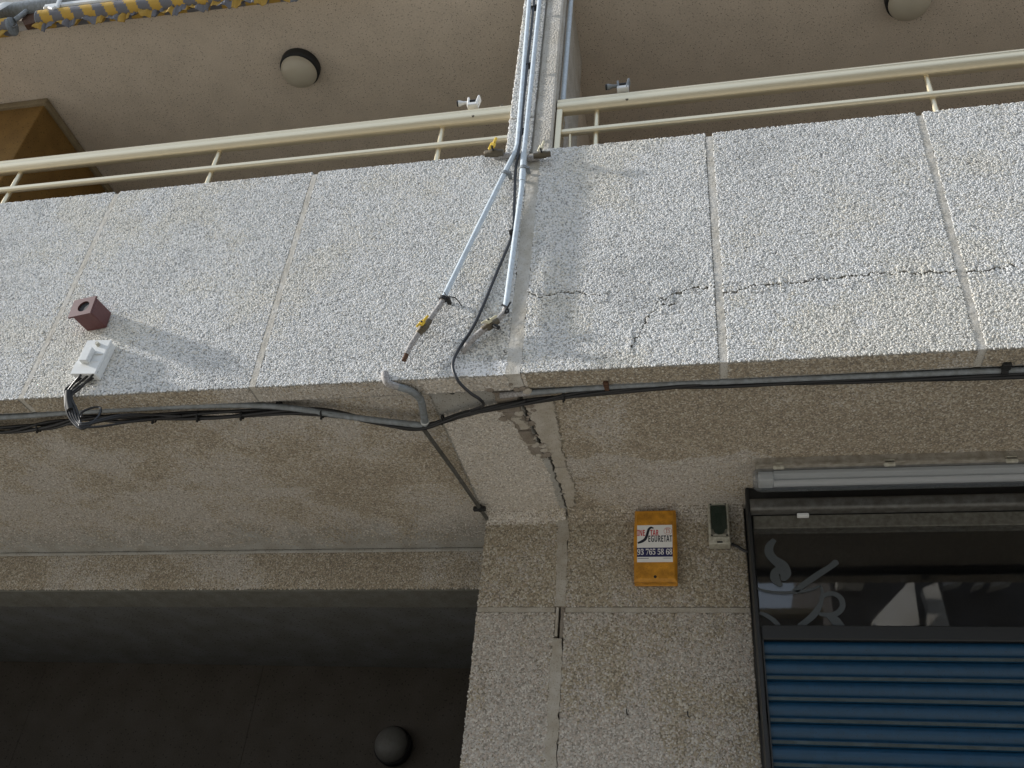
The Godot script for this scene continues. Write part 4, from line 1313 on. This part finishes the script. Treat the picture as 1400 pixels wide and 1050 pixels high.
func railings() -> void:
	var l := railing("gold anodised railing on the parapet under the ochre walled balcony", -5.6, -0.768, [-5.37, -4.32, -3.272, -2.19, -1.093])
	screw_at(l, Vector3(-0.945, 4.937, -0.037))
	screw_at(l, Vector3(-0.82, 4.993, -0.042))
	var r := railing("gold anodised railing on the cracked parapet above the shop", -0.566, 4.1, [-0.395, 0.945, 2.2, 3.4])
	screw_at(r, Vector3(-0.262, 4.937, -0.037))
	part(r, "end_post", MB.new().box(Vector3(-0.567, 4.58, -0.105), Vector3(-0.541, 4.916, -0.032), 0.003).done(), M.anodised)
	part(r, "return_bar", MB.new().tube(V([-0.56, 4.89, -0.14, -0.40, 4.89, -0.14]), 0.008, 10).done(), M.anodised)
	part(r, "short_post", MB.new().tube(V([-0.505, 4.58, -0.10, -0.505, 4.776, -0.06]), 0.006, 10).done(), M.anodised)
	for q: Array in [["small white and grey line clamp on the rail left of the column", -0.965, M.white_plastic], ["small grey line clamp with a dark strap on the rail right of the column", -0.29, M.conduit_grey]]:
		var c := thing("line_clamp", q[0], "clamp", Vector3(q[1], 5.012, -0.045), "clothes line clamps on the railings")
		part(c, "cheek", MB.new().obox(Transform3D(Basis(Vector3.BACK, -0.15), Vector3(0.03, 0.03, 0.0)), Vector3(0.011, 0.066, 0.036), 0.004).done(), q[2], true)
		part(c, "cheek", MB.new().obox(Transform3D(Basis(Vector3.BACK, 0.05), Vector3(-0.012, 0.028, 0.0)), Vector3(0.010, 0.058, 0.034), 0.004).done(), q[2], true)
		part(c, "roller", MB.new().tube(V([-0.012, 0.038, 0, 0.03, 0.038, 0]), 0.010, 12).done(), M.black_rubber, true)
		part(c, "foot", MB.new().obox(Transform3D(Basis(), Vector3(0.009, 0.007, 0.002)), Vector3(0.05, 0.02, 0.03), 0.003).done(), M.white_plastic, true)
		part(c, "knob", MB.new().lathe(along(Vector3(-0.017, 0.036, 0.0), Vector3(-1, -0.12, 0.1)), P([0.0, 0.0, 0.007, 0.0, 0.008, 0.02, 0.013, 0.034, 0.014, 0.044, 0.0, 0.045]), 14).done(), q[2], true)
		part(c, "knob_cap", MB.new().lathe(along(Vector3(-0.017, 0.036, 0.0), Vector3(-1, -0.12, 0.1)), P([0.0, 0.0452, 0.013, 0.0452, 0.013, 0.051, 0.0, 0.052]), 14).done(), M.black_rubber, true)


# a rolled striped awning: cloth roll with oblique stripes and a ragged hanging edge
func awning(label: String, a: Vector3, b: Vector3, r: float, bar: bool, s: int) -> void:
	var t := thing("rolled_awning", label, "awning", (a + b) * 0.5, "striped awnings rolled up over the balcony")
	var d := (b - a).normalized()
	var up := (Vector3.UP - d * d.y).normalized()
	var out := d.cross(up)
	if out.z < 0.0:
		out = -out
	var length := a.distance_to(b)
	var yellow := Color(0.50, 0.31, 0.06)
	var grey := Color(0.15, 0.15, 0.165)
	var mb := MB.new()
	mb.coloured = true
	var n := int(length / 0.008)
	for i in n:
		for k in 18:
			var x0 := length * i / n
			var x1 := length * (i + 1) / n
			var a0 := TAU * k / 18.0
			var a1 := TAU * (k + 1) / 18.0
			mb.tint = yellow if fposmod(x0 + 0.045 * sin(a0), 0.136) < 0.066 else grey
			var e0 := out * cos(a0) + up * sin(a0)
			var e1 := out * cos(a1) + up * sin(a1)
			var r0 := r * (1.0 + 0.03 * n_mid.get_noise_1d(x0 * 3.0 + s))
			mb.squad(a + d * x0 + e0 * r0, a + d * x0 + e1 * r0, a + d * x1 + e1 * r0, a + d * x1 + e0 * r0, e0, e1, e1, e0)
	part(t, "cloth_roll", mb.done(), M.awning_cloth)
	# hanging edge, folded and scalloped
	var va := MB.new()
	va.coloured = true
	for i in n:
		for k in 4:
			var q := []
			for c: Array in [[i, k], [i + 1, k], [i + 1, k + 1], [i, k + 1]]:
				var x: float = length * c[0] / n
				var drop: float = (0.045 + 0.018 * absf(sin(x * 19.0)) + 0.022 * n_mid.get_noise_1d(x * 4.0 + s * 3.0)) * c[1] / 4.0
				var fold: float = 0.014 * sin(x * 38.0 + c[1] * 0.6) * c[1] / 4.0 + 0.02 * n_mid.get_noise_1d(x * 6.0 + s)
				q.append(a + d * x - up * (r * 0.85 + drop) + out * (0.012 + fold))
			va.tint = yellow * 0.8 if fposmod(length * i / n + 0.02, 0.136) < 0.066 else grey
			va.quad(q[0], q[1], q[2], q[3], out)
			va.quad(q[0] - out * 0.002, q[1] - out * 0.002, q[2] - out * 0.002, q[3] - out * 0.002, -out)
	part(t, "valance", va.done(), M.awning_cloth)
	part(t, "end_cap", MB.new().lathe(along(a, -d), P([0.0, 0.004, r * 0.9, 0.004, r * 1.02, 0.001, r * 1.02, -0.004]), 20).done(), M.conduit_grey)
	if bar:
		part(t, "front_bar", MB.new().obox(Transform3D(Basis(d, up, out), a + d * 0.34 + up * (r + 0.022) + out * 0.025), Vector3(0.66, 0.038, 0.03), 0.008).done(), M.white_plastic)
		part(t, "bar_bracket", MB.new().obox(Transform3D(Basis(d, up, out).rotated(out, 0.2), a + d * 0.115 + up * (r + 0.01) + out * 0.045), Vector3(0.022, 0.10, 0.02), 0.005).obox(Transform3D(Basis(d, up, out).rotated(out, -0.5), a + d * 0.10 + up * (r * 0.4) + out * 0.05), Vector3(0.05, 0.03, 0.02), 0.005).done(), M.white_plastic)


func awnings() -> void:
	awning("yellow and grey striped awning roll with a white bar along it", Vector3(-3.53, 6.040, 0.085), Vector3(-1.6, 5.956, 0.085), 0.05, true, 1)
	awning("short striped awning roll at the picture corner beside a dark bracket", Vector3(-3.70, 6.012, 0.085), Vector3(-5.2, 6.03, 0.085), 0.05, false, 2)
	var t := thing("awning_bracket", "dark brown bracket plate holding the ends of both awnings", "bracket", Vector3(-3.60, 6.05, 0.06))
	var hex := []
	for i in 6:
		hex.append(Vector2(0.062 * cos(TAU * i / 6.0), 0.085 * sin(TAU * i / 6.0)))
	part(t, "plate", MB.new().prism(hex, Transform3D(Basis(Vector3.BACK, 0.25), Vector3(-3.615, 6.095, 0.05)), 0.03).done(), M.rust)
	part(t, "arm", MB.new().tube(V([-3.69, 6.05, 0.1, -3.66, 6.10, 0.1, -3.65, 6.19, 0.09]), 0.014, 10).done(), M.conduit_grey)
	part(t, "crank_ring", ring_mesh(Vector3(-3.665, 5.99, 0.10), 0.013, 0.004), M.grey_metal)
	var p := thing("awning_tube", "grey metal tube along the slab edge above the striped awnings", "tube", Vector3(-3.6, 6.22, 0.08))
	part(p, "tube", MB.new().tube(V([-5.2, 6.195, 0.085, -3.2, 6.172, 0.085]), 0.045, 18).done(), M.conduit_grey)
	part(p, "fixing", MB.new().box(Vector3(-3.45, 6.20, 0.03), Vector3(-3.40, 6.25, 0.09), 0.004).done(), M.conduit_grey)
	var f := thing("cloth_flap", "pale loose cloth flap hanging over the corner awning", "cloth", Vector3(-3.8, 6.1, 0.13))
	var mb := MB.new()
	var g := func(i: int, k: int) -> Vector3:
		var u := i / 8.0
		var w := k / 8.0
		return Vector3(-3.72 - 0.16 * u - 0.10 * w, 6.16 - 0.02 * u - 0.20 * w, 0.145 + 0.012 * sin(u * 5.0 + w * 2.0))
	for i in 8:
		for k in 8:
			mb.quad(g.call(i, k), g.call(i + 1, k), g.call(i + 1, k + 1), g.call(i, k + 1), Vector3.BACK)
			var e := Vector3(0, 0, -0.002)
			mb.quad(g.call(i, k) + e, g.call(i + 1, k) + e, g.call(i + 1, k + 1) + e, g.call(i, k + 1) + e, Vector3.FORWARD)
	part(f, "cloth", mb.done(), M.white_plastic)


# ------------------------------------------------------------------ the street outside the frame: it lights the undersides and shows in the glass
func street() -> void:
	setting("ground", B(Vector3(-300, -0.6, -300), Vector3(300, -0.14, 300)), M.paving, "open ground round the street")
	setting("road", B(Vector3(-120, -0.139, 3.4), Vector3(120, -0.128, 10.6)), M.pale_concrete, "pale concrete road in front of the building")
	setting("pavement", B(Vector3(-120, -0.139, -4.2), Vector3(120, -0.001, 3.25)), M.paving, "pavement along the building")
	setting("kerb", B(Vector3(-120, -0.139, 3.252), Vector3(120, 0.0, 3.4), 0.01), M.joint_mortar, "kerb of the pavement")
	setting("pavement", B(Vector3(-120, -0.139, 10.6), Vector3(120, 0.0, 14.0)), M.paving, "pavement across the road")
	var h := thing("town_house", "low town house across the street, mirrored in the shop glass", "building", Vector3(-4, 0, 17))
	part(h, "wall", B(Vector3(-14, 0, 14.0), Vector3(2.1, 8.2, 24)), M.far_cream)
	part(h, "attic_wall", B(Vector3(-14, 8.2, 14.05), Vector3(2.1, 8.88, 24)), M.far_wall)
	part(h, "roof", B(Vector3(-14.2, 8.882, 13.8), Vector3(2.1, 9.0, 24.2)), M.trim_render)
	var t := thing("town_house", "tall town house with pale gable walls, mirrored in the shop glass", "building", Vector3(9, 0, 17))
	part(t, "wall", B(Vector3(2.3, 0, 14.0), Vector3(20, 8.0, 24)), M.far_cream)
	part(t, "upper_wall", B(Vector3(2.3, 8.0, 14.0), Vector3(20, 13, 24)), M.far_wall)
	for g: Array in [[2.95, 8.4, 3.66, 8.4, 3.69, 9.32, 3.5, 9.15, 2.97, 8.72], [3.88, 8.4, 4.24, 8.4, 4.19, 9.37, 3.95, 9.34, 3.98, 8.95], [4.36, 9.42, 4.64, 9.40, 4.60, 9.62, 4.44, 9.62], [4.86, 9.40, 5.02, 9.40, 5.30, 9.66, 5.16, 9.66], [5.15, 9.38, 5.5, 9.38, 5.5, 9.46, 5.3, 9.6]]:
		part(t, "gable_wall", MB.new().prism(P(g), Transform3D(Basis(Vector3(1, 0, -0.9), Vector3.UP, Vector3.BACK), Vector3(0, 0, 13.7 + 0.9 * g[0])), 0.29).done(), M.far_white)
	part(t, "balcony_slab", B(Vector3(2.4, 9.44, 13.5), Vector3(2.9, 9.56, 13.998), 0.01), M.far_white)
	part(t, "pale_band", B(Vector3(2.32, 9.6, 13.9), Vector3(2.62, 12.4, 13.998), 0.01), M.far_white)
	for y: float in [1.0, 4.2, 9.9]:
		for x: float in [5.4, 9.8, 13.6]:
			var w := part(t, "window", B(Vector3(x, y, 13.95), Vector3(x + 1.2, y + 1.7, 13.999), 0.01), M.far_white)
			part(w, "window_glass", B(Vector3(x + 0.08, y + 0.08, 13.94), Vector3(x + 1.12, y + 1.62, 13.949)), M.black_metal)


func _ready() -> void:
	# camera, sky, sun, exposure
	var cam := Camera3D.new()
	cam.name = "camera"
	cam.transform = Transform3D(Basis(Vector3(0.97836, 0.08005, -0.19080), Vector3(0.04688, 0.81236, 0.58126), Vector3(0.20153, -0.57763, 0.79103)).orthonormalized(), Vector3(0, 1.6, 2.5))
	cam.fov = 45.01
	cam.near = 0.05
	cam.far = 600.0
	add_child(cam)
	var we := WorldEnvironment.new()
	we.name = "environment"
	var env := Environment.new()
	env.background_mode = Environment.BG_SKY
	var sky := Sky.new()
	var sm := ProceduralSkyMaterial.new()
	sm.sky_top_color = Color(0.70, 0.76, 0.84)
	sm.sky_horizon_color = Color(0.92, 0.93, 0.945)
	sm.sky_curve = 0.12
	sm.ground_bottom_color = Color(0.35, 0.33, 0.3)
	sm.ground_horizon_color = Color(0.6, 0.62, 0.63)
	sm.sun_angle_max = 20.0
	sky.sky_material = sm
	env.sky = sky
	env.tonemap_mode = Environment.TONE_MAPPER_LINEAR
	env.tonemap_exposure = 1.56
	env.sdfgi_enabled = true
	env.ssao_enabled = true
	env.ssil_enabled = true
	we.environment = env
	add_child(we)
	var sun := DirectionalLight3D.new()
	sun.name = "sun"
	sun.light_energy = 1.25
	sun.light_color = Color(1.0, 0.98, 0.95)
	sun.light_angular_distance = 2.5
	sun.shadow_enabled = true
	sun.look_at_from_position(Vector3.ZERO, Vector3(0.92, -0.37, -0.15))
	add_child(sun)

	rng.seed = 7
	n_big.seed = 11
	n_big.frequency = 1.1
	n_mid.seed = 12
	n_mid.frequency = 4.0
	n_fine.seed = 13
	n_fine.frequency = 9.0
	cracks = [
		P([-0.232, 3.55, -0.20, 3.63, -0.14, 3.754, -0.063, 3.788, 0.0, 3.80, 0.06, 3.805]),
		P([0.075, 3.760, 0.110, 3.775, 0.137, 3.786, 0.211, 3.797, 0.32, 3.796, 0.43, 3.804, 0.595, 3.812, 0.70, 3.803, 0.85, 3.800]),
		P([0.865, 3.795, 0.925, 3.79, 1.05, 3.810, 1.2, 3.815, 1.4, 3.81, 1.64, 3.83]),
		P([-0.612, 3.829, -0.56, 3.812, -0.51, 3.826, -0.42, 3.818, -0.34, 3.79]),
		P([-0.13, 3.745, -0.10, 3.72, -0.08, 3.735]),
	]
	for s: int in [3, 8, 21]:
		pebble_meshes.append(make_pebble(s))
	make_materials()

	street()
	build_left()
	add_light_blocker()
	build_right()
	build_shop()
	railings()
	pipes()
	cables()
	switch_box()
	camera_mount()
	alarm_box()
	fuse_box()
	lamp_tube()
	dome_lamp("round glass dome lamp on the lighter balcony ceiling", Vector3(-2.16, 6.05, -0.40), Vector3.DOWN, M.globe_glass)
	dome_lamp("round glass dome lamp on the darker balcony ceiling, cut by the picture edge", Vector3(1.10, 6.05, -0.43), Vector3.DOWN, M.globe_glass)
	dome_lamp("round dome lamp on the dark wall inside the portal", Vector3(-1.89, 2.968, -2.97), Vector3.BACK, M.shaded_globe)
	awnings()
